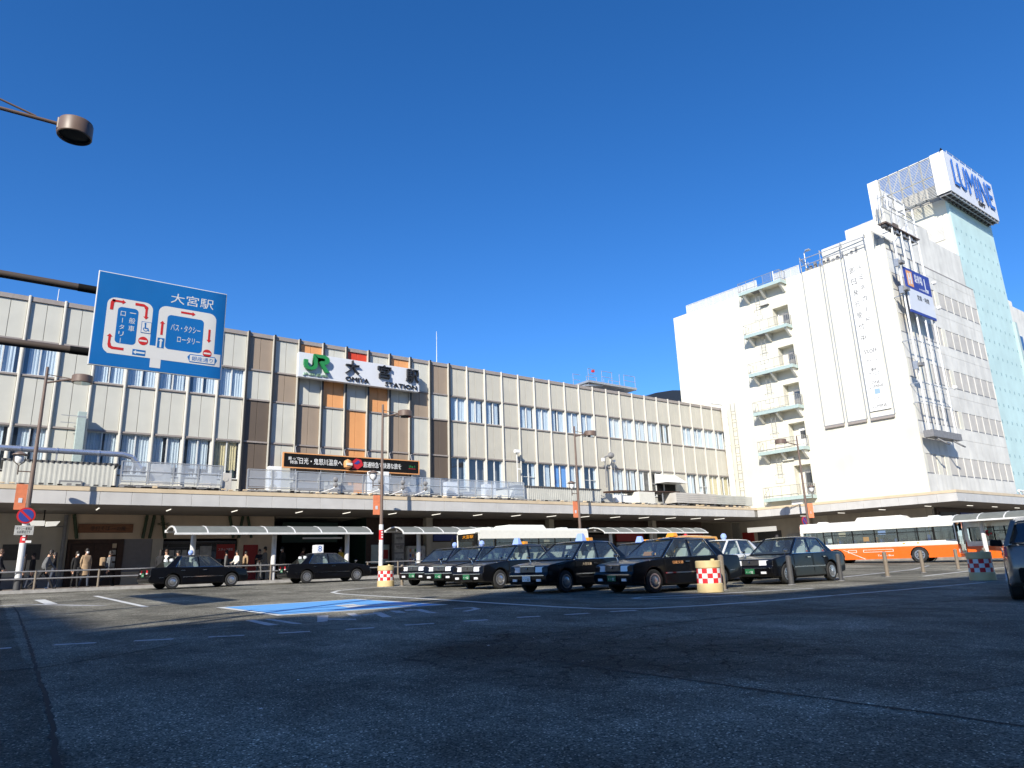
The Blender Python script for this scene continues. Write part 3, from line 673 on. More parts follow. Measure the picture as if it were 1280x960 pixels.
# service area right of the second shed
t = thing('metal_screen', 'pale ribbed metal screen box on the canopy next to the white store', 'screen', (46.5, 39.6, 5.55))
b = MB(); b.box(0, 5.4, 0, 1.4, .1, .95, 'concrete_panel'); b.box(5.42, 9.6, .05, 1.4, .1, .92, 'corrugated'); part('casing', b, t)
b = MB()
for i in range(4): b.box(.02, 9.6, -.015, 0, .25 + .17 * i, .265 + .17 * i, 'mid_grey')
part('rib', b, t); b = MB()
for i in range(8): b.box(.2 + 1.2 * i, .4 + 1.2 * i, 0, 1.3, -.2, .1, 'dark_grey')
part('foot', b, t)
one('cabinet', MB().box(0, 1.3, 0, 1.0, 0, .85, 'corrugated'), 'pale ribbed cabinet between the metal screen and the white store', 'cabinet', (56.3, 39.9, 5.6), bevel=.02)
t = thing('awning', 'small white awning over a window on the station wall', 'awning', (50.0, SY, 7.95))
part('canvas', MB().hexa([(0, -1.5, .05), (2.9, -1.5, .05), (2.9, 0, .05), (0, 0, .05)], [(0, -1.45, .1), (2.9, -1.45, .1), (2.9, -.05, .95), (0, -.05, .95)], 'white'), t)
part('opening', MB().box(.2, 2.7, -.1, -.02, -1.6, .0, 'black'), t)
t = thing('roof_shelter', 'low sloping dark roof sheet over pale equipment on the canopy', 'shed', (38.2, 40.2, 5.3))
part('roof', MB().hexa([(2.3, 0, 1.15), (9.6, 0, 1.3), (9.6, 2, 1.3), (2.3, 2, 1.2)], [(2.3, 0, 1.27), (9.6, 0, 1.38), (9.6, 2, 1.42), (2.3, 2, 1.34)], 'wood_dark'), t)
b = MB()
for x in (2.5, 5.0, 7.4, 9.4): b.box(x, x + .07, .1, .17, 0, 1.2, 'steel'); b.box(x, x + .07, 1.8, 1.87, 0, 1.25, 'steel')
part('post', b, t)
b = MB(); b.box(0, 1.6, .2, .8, .25, .95, 'panel_beige'); b.box(2.0, 4.0, .3, .9, .3, .9, 'white'); b.box(4.1, 4.9, .3, .9, .3, 1.05, 'cream'); part('equipment', b, t)
one('panel_box', MB().box(0, 1.9, 0, 1.3, 0, 1.1, 'cream'), 'square cream cabinet on the canopy beneath the sloping roof sheet', 'cabinet', (42.1, 39.7, 5.35), bevel=.02)
b = MB(); b.path([(0, 0, 0), (0, 0, 1.6)], .05, 'pole_white'); b.lathe([(.02, 0), (.2, .05), (.32, .16)], 'white', 14, (.3, -.1, 1.35), 'y'); one('satellite_dish', b, 'white satellite dish on a short pole right of the awning', 'satellite dish', (53.3, 42.5, 5.4))
b = MB(); b.tube((0, 0, 0), (0, 0, 2.6), .045, 'pole_white', n=8); b.box(-.22, .22, -.2, .1, 2.45, 2.7, 'white'); b.box(0, .3, -.05, .05, 1.1, 1.2, 'white'); one('camera_mast', b, 'security camera on a post against the beige wall above the corrugated shed', 'camera', (33.4, SY - .5, 7.3))
b = MB(); b.path([(0, 0, 0), (0, 0, 2.7), (.5, -.2, 2.9)], .06, 'mid_grey'); b.lathe([(.02, -.25), (.2, -.2), (.3, .1)], 'mid_grey', 12, (.55, -.25, 2.85), 'y'); b.box(-.35, -.1, -.1, .1, 2.3, 2.6, 'white'); b.tube((1.1, 0, -1), (1.1, 0, 2.4), .035, 'mid_grey', n=6); b.box(.95, 1.2, -.1, .1, 2.3, 2.5, 'white'); one('floodlight_mast', b, 'grey floodlight and camera mast on the station wall over the shed end', 'camera mast', (43.1, SY - .6, 7.3))

# ---------------------------------------------------------------- white department store
# local frame: X' along the front (towards the viewer's right, i.e. decreasing Y), Y' into the building
LA = math.atan2(-.9986, .053)               # direction of the front, seen left to right
lum = thing('department_store', 'tall white department store with fire escape balconies, grey side wall and pale turquoise tower', 'building', (61.99, 50.7, 0), LA)
def LX(p): return (50.7 - p) / .9986        # distance along the front for a given Y
W_ = LX(26.5)                               # front width
dz = [25.85, 21.6, 17.65, 13.66, 9.47]      # tops of the five doorways
sb = [27.98, 23.2, 18.97, 14.87, 10.78, 6.15]
xd0, xd1 = LX(38.25), LX(36.55)
mb = MB(); mb.box(0, xd0, 0, .9, 4.4, 28.62, 'lumine_white'); mb.box(xd1, W_, 0, .9, 4.4, 28.62, 'lumine_white')
mb.box(xd0, xd1, 0, .9, 26.0, 28.62, 'lumine_white')
for i, z in enumerate(dz):
    lo = sb[i + 1] + .32
    mb.box(xd0, xd1, 0, .9, (dz[i + 1] if i + 1 < 5 else 4.4), lo, 'lumine_white')
mb.box(xd0, xd1, 0, .9, 25.85, 26.0, 'lumine_white')
part('front_wall', mb, lum)
mb = MB(); mb.box(.3, W_ - .3, .9, 22, .5, 28.5, 'cream'); part('core', mb, lum)
mb = MB(); mb.box(-.02, .0, .02, 22, .5, 28.6, 'lumine_white'); part('end_wall', mb, lum)
for i, z in enumerate(dz):
    lo = sb[i + 1] + .32
    dr = part('fire_door', MB().box(xd0 + .62, xd1 - .08, .78, .84, lo, z - .55, ['mid_grey', 'mid_grey', 'mid_grey', 'white', 'mid_grey'][i]), lum)
    part('glazing', MB().box(xd0 + .75, xd1 - .2, .765, .78, lo + 1.0, z - .75, 'glass_dark'), dr)
    part('handle', MB().box(xd0 + .68, xd0 + .72, .72, .78, lo + .9, lo + 1.05, 'chrome'), dr)
bx0, bx1 = LX(41.2), LX(36.38); BL = bx1 - bx0
for i, z in enumerate(sb):
    bal = part('balcony', MB().box(0, BL, -1.1, 0, .08, .3, 'lumine_white').box(0, BL, -1.14, -1.1, .0, .34, 'mint').box(-.04, 0, -1.14, 0, .0, .34, 'mint').box(BL, BL + .04, -1.14, 0, .0, .34, 'mint'), lum, (bx0, 0, z))
    b = MB(); n = 5
    for j in range(n + 1): b.tube((BL * j / n, -1.09, .34), (BL * j / n, -1.09, 1.4), .022, 'rail_grey', n=6)
    for y in (-.65, -.05): b.tube((0, y, .34), (0, y, 1.4), .02, 'rail_grey', n=6); b.tube((BL, y, .34), (BL, y, 1.4), .02, 'rail_grey', n=6)
    for zz in (.5, 1.4):
        b.tube((0, -1.09, zz), (BL, -1.09, zz), .022, 'rail_grey', n=6); b.tube((0, -1.09, zz), (0, 0, zz), .022, 'rail_grey', n=6); b.tube((BL, -1.09, zz), (BL, 0, zz), .022, 'rail_grey', n=6)
    for j in range(24):
        x = BL * .62 + j * BL * .38 / 24; b.tube((x, -1.09, .5), (x, -1.09, 1.4), .008, 'rail_grey', n=4)
    for j in range(8): b.tube((BL, -1.09 * j / 8, .5), (BL, -1.09 * j / 8, 1.4), .008, 'rail_grey', n=4)
    b.tube((BL - .7, -1.1, .34), (BL - .7, -1.1, 1.42), .045, 'white', n=8)
    part('railing', b, bal)
    if z > 7:
        for x in (.45, BL * .5, BL - .25):
            b = MB(); b.prism([(-.98, .08), (0, .08), (0, -.75), (-.18, -.75), (-.98, -.1)], 'x', x - .11, x + .11, 'cream'); part('bracket', b, bal)
        b = MB()
        for x in (1.5, 1.95): b.tube((x, -.5, -2.0), (x, -.5, .1), .018, 'rail_grey', n=5)
        for j in range(7): b.tube((1.5, -.5, -1.95 + .3 * j), (1.95, -.5, -1.95 + .3 * j), .014, 'rail_grey', n=5)
        b.path([(1.2, -.5, -2.1), (1.5, -1.05, -2.1), (2.4, -1.05, -2.1), (2.1, -.5, -2.1)], .022, 'mid_grey', 5)
        part('escape_ladder', b, bal)
        part('light_hatch', MB().box(1.3, 2.15, -.9, -.2, .03, .075, 'mid_grey'), bal)
        b = MB(); b.tube((2.55, -.03, -3.9), (2.55, -.03, .08), .03, 'cream', n=6); part('drain_pipe', b, bal)
b = MB(); b.prism([(-.45, 0), (.45, 0), (0, .5)], 'y', -.05, 0, 'cream'); b.box(-.5, .5, -.3, 0, -.1, -.03, 'mid_grey'); part('vent_hood', b, lum, (LX(39.0), 0, 26.55))
part('service_box', MB().box(0, 1.15, -.25, 0, 0, .3, 'cream'), lum, (LX(39.2), 0, 10.05))
part('service_box', MB().box(0, 1.1, -.7, 0, 0, .75, 'white'), lum, (LX(38.6), 0, 5.4))
# roof edge screens
b = MB()
for j in range(11): b.tube((1.6 + .92 * j, .5, 28.6), (1.6 + .92 * j, .5, 29.75), .03, 'frame_white', n=6)
for z in (28.75, 29.75): b.box(1.6, 10.8, .46, .54, z, z + .06, 'frame_white')
part('roof_railing', b, lum)
gm = MB()
for j in range(14): gm.box(.05 + .062 * j, .085 + .062 * j, .485, .515, 28.85, 29.72, 'frame_white')
gm = gm.mesh('screen_panel')
for j in range(10): link('screen_panel', gm, lum, (1.6 + .92 * j, 0, 0))
for j in range(3): link('screen_panel', gm, lum, (12.9 + .92 * j, 0, .0))
b = MB()
for x in range(4): b.tube((12.9 + .92 * x, .5, 28.6), (12.9 + .92 * x, .5, 29.75), .03, 'frame_white', n=6)
b.box(12.9, 15.7, .46, .54, 29.72, 29.77, 'frame_white'); part('roof_railing', b, lum)
# set-back cream roof storey behind the banner rails
mb = MB(); mb.box(LX(32.9), LX(27.4), 2.2, 9, 28.4, 30.5, 'cream'); part('roof_storey', mb, lum)
mb = MB(); mb.box(LX(28.9), W_ - .3, .9, 2.2, 28.55, 29.6, 'concrete_panel'); part('parapet_box', mb, lum)
# banner rails down the front, in four bays
for p in (34.57, 32.64, 32.36, 30.57, 30.29, 28.15):
    part('banner_rail', MB().box(-.03, .03, -.08, 0, 12.8, 29.2, 'steel'), lum, (LX(p), 0, 0))
for a, c in ((34.5, 32.7), (32.3, 30.63), (30.23, 28.2)):
    part('banner_tray', MB().box(LX(a), LX(c), -.2, 0, 12.5, 12.72, 'rail').box(LX(a), LX(c), -.18, 0, 12.74, 12.8, 'steel'), lum)
for p in (34.57, 32.5, 30.43, 28.15):
    b = MB(); b.tube((0, -.1, 28.6), (0, -.1, 30.2), .04, 'steel', n=6); b.tube((0, 1.6, 28.6), (0, 1.6, 30.2), .04, 'steel', n=6); b.tube((0, -.1, 30.2), (0, 1.6, 29.8), .04, 'steel', n=6); b.tube((0, -.1, 30.1), (0, 1.6, 29.2), .04, 'steel', n=6)
    part('hoist_frame', b, lum, (LX(p), 0, 0))
b = MB()
for z in (29.2, 29.9): b.box(LX(34.57), LX(28.15), -.14, -.06, z, z + .06, 'steel')
for i in range(14): b.box(LX(34.3) + .46 * i, LX(34.3) + .46 * i + .22, .2, .5, 28.65, 29.0 + .15 * (i % 3), 'mid_grey')
part('hoist_beam', b, lum)
b = MB(); b.path([(0, .3, 28.6), (0, .3, 30.7), (.4, .0, 30.8)], .05, 'steel'); b.box(.35, .75, -.2, .2, 30.7, 30.8, 'steel'); part('roof_light', b, lum, (LX(34.2), 0, 0))
# the white banner with grey lettering
bn = thing('vertical_banner', 'long white vertical banner with pale grey characters on the store front', 'banner', (61.99 + .053 * LX(29.27), 50.7 - .9986 * LX(29.27), 0), LA)
part('sheet', MB().box(-.93, .93, -.125, -.085, 13.35, 28.6, 'white'), bn)
up, rt = (0, 0, 1), (1, 0, 0)
def bt(s, x, z, w, h, m='grey_text'): text(s, m, bn, (x, -.125, z), rt, up, w=w, h=h, depth=.008)
for i, ch in enumerate('ルミネカ'): bt(ch, .28, 27.2 - 1.07 * i, .42, .5)
bt('丨', .28, 27.2 - 1.07 * 4, .05, .55); bt('ド', .28, 27.2 - 1.07 * 5, .34, .5)
for i, ch in enumerate('即日発行受付中'): bt(ch, -.42, 27.0 - 1.12 * i, .46, .58)
bt('5%OFF', 0, 18.9, 1.15, .38); bt('ポイント', 0, 18.0, 1.0, .34); bt('優待\nサービス', 0, 16.95, .95, .72); bt('ONE\nLUMINE', 0, 15.75, 1.2, .66)
part('icon', MB().box(-.24, .24, -.135, -.125, 14.85, 15.32, 'blue_lamp'), bn, bevel=.01)
bt('アプリ', -.1, 14.45, .8, .22); bt('LUMINE', 0, 13.75, 1.25, .26)
# downpipe and ladder beside the station's end
t = thing('downpipe', 'fat white downpipe where the station meets the white store', 'pipe', (61.3, 44.6, 5.3))
part('pipe_run', MB().tube((0, 0, 0), (0, 0, 11.2), .3, 'white', n=14), t)
b = MB()
for z in (1, 4, 7, 10): b.tube((0, 0, z), (0, 0, z + .12), .34, 'frame_white', n=14)
b.path([(0, 0, 11.1), (-.1, 0, 11.5), (-1.6, .4, 11.6)], .13, 'white', 10); part('bracket', b, t)
t = thing('wall_ladder', 'thin steel ladder climbing the white store wall beside the downpipe', 'ladder', (62.0, 44.0, 5.5))
for y in (-.25, .25): part('stringer', MB().tube((0, y, 0), (0, y, 11.4), .03, 'mid_grey', n=6), t)
b = MB()
for i in range(12): b.tube((0, -.25, .6 + .9 * i), (0, .25, .6 + .9 * i), .025, 'mid_grey', n=5)
part('rung', b, t)

# side wall facing the square (Y = 26.5)
SYW = 26.5; PIT = 1.6; X0 = 63.35
sd = thing('store_side_wing', 'grey concrete side wing of the white store with rows of tall recessed panels', 'building', (X0, SYW, 0))
ROWS = [(7.35, 9.1), (11.9, 13.6), (15.85, 17.7), (20.05, 21.9), (24.1, 25.85)]
OPEN = {0: {1: 'louvre', 2: 'louvre'}, 1: {5: 'glass'}, 2: {1: 'glass', 2: 'glass', 5: 'glass'}, 3: {1: 'glass', 2: 'glass', 5: 'glass'}, 4: {5: 'glass'}}
zs = [4.5] + [v for r in ROWS for v in r] + [28.1]
for i in range(6):
    b = MB(); z0, z1 = zs[2 * i], zs[2 * i + 1]; zm = z0 + .62 * (z1 - z0)
    n = 12
    for j in range(n):
        b.box(j * PIT + .012, (j + 1) * PIT - .012, 0, .3, z0, (zm - .012) if i in range(1, 6) else z1, 'concrete')
        if i: b.box(j * PIT + .012, (j + 1) * PIT - .012, 0, .3, zm + .012, z1, 'concrete')
    o = part('wall_band', b, sd)
part('joint_backing', MB().box(.02, 12 * PIT - .02, .06, 3, .5, 28.0, 'concrete_panel'), sd)
pm = MB().box(.07, PIT - .07, .035, .3, 0, 1, 'concrete_panel').box(.07, PIT - .25, -.012, .1, .0, .055, 'mid_grey').mesh('recessed_panel')
jm = MB().box(-.06, .06, -.008, .3, 0, 1, 'concrete').mesh('pier')
for r, (z0, z1) in enumerate(ROWS):
    h = z1 - z0
    for j in range(13):
        o = link('pier', jm, sd, (min(max(j * PIT, .07), 12 * PIT - .07), 0, z0)); o.scale = (1, 1, h)
    for j in range(12):
        k = OPEN[r].get(j)
        if k is None:
            o = link('recessed_panel', pm, sd, (j * PIT, 0, z0)); o.scale = (1, 1, h)
        else:
            b = MB(); b.box(.1, .82, .2, .3, 0, h, 'dark_room'); b.box(.82, PIT - .09, .0, .3, 0, h, 'lumine_white'); b.box(.04, .1, .0, .3, 0, h, 'panel_brown')
            w = part('window', b, sd, (j * PIT, 0, z0))
            if k == 'glass': part('pane', MB().box(.14, .8, .15, .165, .05, h - .25, 'glass_dark'), w); part('blind', MB().box(.45, .8, .17, .18, .05, h - .3, 'blue_lamp'), w)
            else:
                lv = MB()
                for q in range(11): lv.hexa([(.12, .1, q * h / 11), (.8, .1, q * h / 11), (.8, .2, q * h / 11 + .06), (.12, .2, q * h / 11 + .06)], [(.12, .1, q * h / 11 + .02), (.8, .1, q * h / 11 + .02), (.8, .2, q * h / 11 + .08), (.12, .2, q * h / 11 + .08)], 'mid_grey')
                part('louvre', lv, w)
part('parapet_line', MB().box(0, 12 * PIT, -.02, .3, 28.1, 28.2, 'rail'), sd)
mb = MB(); mb.box(0, 5.5, 1.0, 6, 28.2, 30.4, 'concrete'); mb.box(5.5, 12.9, .98, 6, 28.2, 34, 'concrete'); mb.box(12.9, 20.5, 1.0, 6, 28.2, 32.9, 'concrete'); part('upper_wall', mb, sd)
# slim rooftop ducts low at the canopy, right of the wing
b = MB()
for i in range(5): b.tube((0 + .9 * i, 0, .9), (.9 + .9 * i, 0, .15), .07, 'white', n=8)
b.tube((0, 0, 1.0), (5.2, 0, .9), .1, 'white', n=8); b.tube((.6, .5, .6), (6, .5, .7), .16, 'pipe_silver', n=10); b.box(5.3, 7.2, -.2, .8, 0, .6, 'mid_grey')
one('roof_piping', b, 'white slanted pipes lying on the store canopy below the turquoise tower', 'pipes', (79.0, 25.2, 5.28))

# turquoise stair tower
tw = thing('stair_tower', 'pale turquoise tower with rows of small square holes rising beside the store', 'tower', (83.8, 27.5, 0))
part('front_wall', MB().box(0, 12.3, 0, .3, 4.5, 40.2, 'cyan_wall'), tw)
part('side_wall', MB().box(.0, .3, .302, 6.2, 4.5, 40.2, 'lumine_white').box(.3, 12.3, .302, 6.2, 4.5, 40.1, 'cream'), tw)
hm = MB().box(0, .26, -.012, .05, 0, .34, 'cyan_hole').mesh('wall_hole')
for r in range(17):
    for j in range(9): link('wall_hole', hm, tw, (.6 + 1.36 * j, 0, 36.3 - 1.86 * r))
b = MB(); b.box(-.05, 0, 1.0, 2.7, 35.3, 36.9, 'concrete_panel')
part('louvre_panel', b, tw)
lb = MB()
for i in range(9): lb.box(-.08, -.05, 1.05, 2.65, 35.36 + .17 * i, 35.46 + .17 * i, 'concrete')
part('louvre', lb, tw)
# roof sign box with blue lettering
sg = thing('rooftop_sign', 'white rooftop sign box with big blue letters on top of the turquoise tower', 'sign', (81.8, 26.3, 39.9))
WB, DB, HB = 13.6, 8.7, 5.1
part('front_board', MB().box(0, WB, 0, .35, 0, HB, 'sign_white'), sg, bevel=.03)
part('side_board', MB().box(.0, .3, .352, 1.45, .02, HB - .02, 'white'), sg); part('side_board', MB().box(0, .3, DB - 1.2, DB, .02, HB - .02, 'white'), sg)
part('back_board', MB().box(.3, WB, DB - .3, DB, .02, HB - .02, 'white').box(WB - .3, WB, .36, DB - .3, .02, HB - .02, 'white'), sg)
b = MB()
for i in range(28): z = .08 + i * .18; b.box(.1, .16, 1.45, DB - 1.2, z, z + .05, 'concrete')
part('side_louvre', b, sg)
b = MB()
for i in range(6):
    y = 1.5 + i * (DB - 2.75) / 5; b.box(.2, .34, y - .07, y + .07, 0, HB, 'concrete')
for i in range(5):
    y0 = 1.5 + i * (DB - 2.75) / 5; y1 = y0 + (DB - 2.75) / 5
    b.tube((.4, y0, .2), (.4, y1, HB / 2), .05, 'concrete', n=5); b.tube((.4, y1, HB / 2), (.4, y0, HB - .2), .05, 'concrete', n=5)
for z in (.0, HB / 2, HB - .12): b.box(.2, .36, 1.45, DB - 1.2, z, z + .12, 'concrete')
b.box(2.5, 11, 2.2, 6.2, 0.3, 2.6, 'concrete_panel')
part('side_frame', b, sg)
b = MB()
for i in range(14): b.box(.2 + i * 1.0, .3 + i * 1.0, .05, 1.3, -.25, -.06, 'mid_grey')
for y in (.1, .65, 1.2): b.box(.1, WB - .1, y, y + .08, -.3, -.2, 'steel')
b.box(.1, WB - .1, .1, 1.3, -.05, -.01, 'dark_grey'); part('under_grille', b, sg)
text('LUMINE', 'blue_letter', sg, (7.0, -.1, 2.75), (1, 0, 0), (0, 0, 1), w=11.2, h=3.3, depth=.06)
b = MB()
for i in range(8): b.box(2.6 + 1.3 * i, 2.7 + 1.3 * i, -.1, 0, 2.6, 2.9, 'steel')
part('letter_bracket', b, sg)
text('EST', 'dark_grey', sg, (8.6, -.02, .72), (1, 0, 0), (0, 0, 1), w=1.9, h=.5, depth=.1)
b = MB()
for i in range(7): b.tube((1.5 + 1.7 * i, .15, HB), (1.5 + 1.7 * i, .15, HB + .5), .03, 'frame_white', n=5)
b.tube((1.5, .15, HB + .5), (11.7, .15, HB + .5), .03, 'frame_white', n=5); part('top_rail', b, sg)
one('crow', MB().lathe([(.0, 0), (.13, .05), (.15, .15), (.06, .3), (.07, .36), (.0, .42)], 'black', 10).prism([(-.4, .0), (-.1, .1), (-.1, .2)], 'y', -.05, .05, 'black').prism([(.05, .34), (.18, .34), (.05, .38)], 'y', -.02, .02, 'black'), 'black crow perched on the top corner of the rooftop sign', 'bird', (81.95, 26.5, 45.0))
# side scaffold with billboard
sc_ = thing('billboard_scaffold', 'white steel pole scaffold with a dark cradle on the side of the store', 'scaffold', (63.2, 25.6, 0))
for x in (0, 1.72, 3.38, 5.15): part('pole', MB().box(x - .06, x + .06, -.06, .06, 10.9, 33.2, 'white'), sc_)
for z in (13.4, 15.1, 19.0, 23.2, 29.5, 32.0, 33.1):
    part('tie_bar', MB().box(.06, 5.09, -.04, .04, z, z + .06, 'steel'), sc_)
    for x in (0, 5.15): part('wall_tie', MB().box(x - .03, x + .03, .06, .9, z, z + .06, 'steel'), sc_)
b = MB(); b.box(-.25, 5.3, -.35, .45, 10.3, 10.9, 'mid_grey'); b.path([(.5, -.1, 10.3), (1.1, -.6, 9.8), (1.8, -.6, 9.7)], .08, 'mid_grey', 6); b.path([(3.6, -.1, 10.3), (4.2, -.6, 9.8), (4.9, -.6, 9.7)], .08, 'mid_grey', 6); part('cradle', b, sc_)
b = MB(); b.box(-1.3, 5.3, -.15, .55, 29.9, 30.0, 'brown_metal')
for i in range(9): b.box(-1.2 + .7 * i, -.8 + .7 * i, .0, .4, 29.6, 29.88, ['dark_grey', 'mid_grey', 'panel_brown', 'steel'][i % 4])
for i in range(6): b.tube((-2.1 + .5 * i, .3, 30), (-1.7 + .5 * i, .3, 31.4), .05, 'mid_grey', n=5); b.tube((-1.6 + .5 * i, .3, 30), (-2.1 + .5 * i, -.2, 32.4), .04, 'steel', n=5)
b.box(-1.2, 0, -.1, .7, 30.1, 31.5, 'cream'); b.box(.6, 2.2, .1, .7, 30.0, 30.6, 'panel_brown'); b.box(2.8, 4.4, .0, .6, 30, 30.7, 'white')
for x in (-2.1, -.4, 1.0, 2.6, 4.2): b.tube((x, -.28, 30), (x, -.28, 31.2), .03, 'steel', n=5)
b.tube((-2.1, -.28, 31.2), (5.2, -.28, 31.2), .03, 'steel', n=5); part('work_platform', b, sc_)
for x, z in ((-.2, 26.2), (-.2, 23.6), (-.2, 16.6)): part('clamp', MB().box(-.3, .35, -.5, -.1, -.14, .14, 'mid_grey').box(-.45, -.2, -.25, .1, -.4, .3, 'steel'), sc_, (x, 0, z))
for x, z in ((5.6, 25.4), (5.6, 22.9), (5.6, 15.2)):
    part('spotlight', MB().lathe([(.02, -.2), (.16, -.12), (.2, .1)], 'white', 10, (0, -.5, 0), 'y').tube((-.5, .2, -.1), (0, -.4, 0), .03, 'steel', n=5), sc_, (x, 0, z))
bb = thing('billboard', 'blue and white billboard with an orange figure panel clamped to the white scaffold', 'billboard', (66.0, 25.38, 23.95))
part('panel', MB().box(-2.5, 2.5, 0, .1, -2.1, 0, 'sign_white').box(-2.5, 2.5, 0, .1, .0, 2.0, 'sign_navy').box(-2.5, 2.5, 0.001, .1, -2.35, -2.102, 'sign_navy'), bb)
b = MB(); b.box(-2.15, -1.05, -.012, 0, .25, 1.75, 'panel_orange')
b.box(-1.95, -1.72, -.02, -.013, .4, 1.5, 'sign_white'); b.box(-1.5, -1.25, -.02, -.013, .5, 1.6, 'sign_white'); b.box(-1.95, -1.25, -.024, -.021, .9, 1.1, 'sign_white'); part('figure_panel', b, bb)
text('駐車場', 'sign_white', bb, (.15, 0, 1.25), X, Z_, w=1.5, h=.85, depth=.012); text('L', 'sign_white', bb, (1.6, 0, 1.0), X, Z_, w=.6, h=1.2, depth=.012)
text('入口は右側', 'sign_white', bb, (.9, 0, .32), X, Z_, w=1.9, h=.22, depth=.012)
text('営業・時間', 'black_text', bb, (.4, 0, -.65), X, Z_, w=2.3, h=.5, depth=.012)
# building wing to the right of the tower
rw = thing('far_wing', 'white building wing with dark windows behind the turquoise tower', 'building', (96.2, 27.6, 0))
part('wall', MB().box(0, 30, 0, 20, .5, 29.6, 'concrete'), rw); part('roof_box', MB().box(2.6, 12, 3, 12, 29.6, 33.4, 'cream'), rw)
part('rainwater_pipe', MB().box(-.3, .35, -.35, 0, 4.5, 27.2, 'mint'), rw)
for z in (10, 14.4, 18.8, 23.9):
    for x in (1.2, 3.0): f_ = part('window', MB().box(x, x + 1.2, -.03, .02, z, z + 2.0, 'frame_white'), rw); part('pane', MB().box(x + .08, x + 1.12, -.045, -.032, z + .08, z + 1.92, 'glass_dark'), f_)

# ---------------------------------------------------------------- shop fronts under the canopies
def wallbox(x0, x1, z0, z1, m, y0=-.12, y1=.2): return MB().box(x0, x1, y0, y1, z0, z1, m)
sh = thing('shop_arcade', 'row of dim shop fronts under the station canopy', 'shop front', (0, SY, 0))
part('wall', wallbox(-16, 3.3, WALK, 4.48, 'shop_grey'), sh); part('upper_wall', wallbox(3.3, 14.3, 3.14, 4.48, 'shop_beige'), sh)
part('rear_wall', MB().box(-16, 61.5, 4.3, 4.4, .2, 4.6, 'shop_grey').box(-16.1, -16, -.1, 4.4, .2, 4.6, 'shop_grey').box(61.5, 61.6, .5, 4.4, .2, 4.6, 'shop_grey'), sh)
part('partition', MB().box(3.2, 3.3, .2, 4.3, .4, 4.5, 'dark_grey'), sh)
part('window', wallbox(.5, 2.15, 2.1, 2.9, 'dark_grey', -.15, -.121), sh)
part('plinth', wallbox(-16, 3.3, WALK, 1.25, 'shutter', -.15, -.121), sh)
dr = part('door_frame', wallbox(3.34, 3.5, WALK, 3.14, 'wood_dark').box(5.7, 6.0, -.12, .2, WALK, 3.14, 'wood_dark').box(3.5, 5.7, -.05, .2, 2.9, 3.14, 'wood_dark'), sh)
for x in (3.52, 4.6): part('sliding_door', wallbox(x, x + 1.06, WALK, 2.88, 'wood_dark', .0, .06), dr)
for i in range(4): part('small_notice', wallbox(5.45, 5.66, 1.6 + .35 * i, 1.85 + .35 * i, ['poster', 'sign_white', 'poster', 'cap'][i], -.06, -.051), sh)
part('paper_notice', wallbox(4.95, 5.5, 1.72, 2.0, 'sign_white', -.04, -.01), sh)
part('shutter', wallbox(6.02, 7.45, 1.35, 3.14, 'shutter', -.06, .2), sh); part('panel', wallbox(6.02, 7.45, WALK, 1.35, 'shop_beige', -.1, .2), sh)
part('pier', wallbox(7.45, 8.0, WALK, 3.14, 'shop_grey'), sh)
part('door_backing', wallbox(3.4, 8.0, WALK, 3.2, 'dark_grey', .22, .26), sh)
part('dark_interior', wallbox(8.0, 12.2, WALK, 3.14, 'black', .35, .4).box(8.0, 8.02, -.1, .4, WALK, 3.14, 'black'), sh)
part('shop_glass', wallbox(8.05, 12.15, WALK + .1, 3.0, 'glass_dark', .1, .112), sh)
for i in range(5): part('menu_card', wallbox(8.4 + .34 * i, 8.66 + .34 * i, 2.1, 2.5, 'poster', .06, .09), sh)
part('poster', wallbox(10.05, 10.7, 2.1, 2.7, 'poster', .06, .09), sh)
rp = part('red_poster', wallbox(11.0, 12.05, 1.95, 2.8, 'red_poster', .06, .09), sh)
text('スタッフ募集', 'sign_white', rp, (11.52, .06, 2.5), X, Z_, w=.85, h=.16, depth=.005)
part('pier', wallbox(12.2, 12.5, WALK, 3.14, 'shop_beige'), sh); part('red_door', wallbox(12.5, 13.4, WALK, 2.75, 'red_poster', -.05, .1), sh); part('pier', wallbox(13.4, 14.3, WALK, 3.14, 'shop_beige'), sh); part('lintel', wallbox(12.5, 13.4, 2.75, 3.14, 'shop_beige', -.1, .2), sh)
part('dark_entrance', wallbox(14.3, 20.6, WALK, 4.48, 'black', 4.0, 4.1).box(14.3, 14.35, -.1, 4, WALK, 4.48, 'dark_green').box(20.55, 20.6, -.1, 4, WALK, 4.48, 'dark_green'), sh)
part('green_hoarding', wallbox(15.2, 19.0, 2.9, 4.2, 'dark_green', 1.0, 1.06), sh)
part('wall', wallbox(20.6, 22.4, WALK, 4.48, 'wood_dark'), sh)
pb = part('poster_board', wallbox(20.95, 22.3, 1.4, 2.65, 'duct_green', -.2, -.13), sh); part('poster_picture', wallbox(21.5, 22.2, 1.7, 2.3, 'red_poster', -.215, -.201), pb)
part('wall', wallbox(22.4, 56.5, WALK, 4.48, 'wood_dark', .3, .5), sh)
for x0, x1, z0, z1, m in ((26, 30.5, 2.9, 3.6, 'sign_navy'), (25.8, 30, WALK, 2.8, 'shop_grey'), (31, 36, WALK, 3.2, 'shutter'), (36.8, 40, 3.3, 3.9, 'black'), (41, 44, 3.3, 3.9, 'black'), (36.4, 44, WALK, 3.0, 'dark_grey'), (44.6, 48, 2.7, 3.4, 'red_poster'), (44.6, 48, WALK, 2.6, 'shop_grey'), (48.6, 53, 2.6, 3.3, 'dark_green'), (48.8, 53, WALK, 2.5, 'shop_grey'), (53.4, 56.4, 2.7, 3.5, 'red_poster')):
    part('shop_unit', wallbox(x0, x1, z0, z1, m, .1, .28), sh)
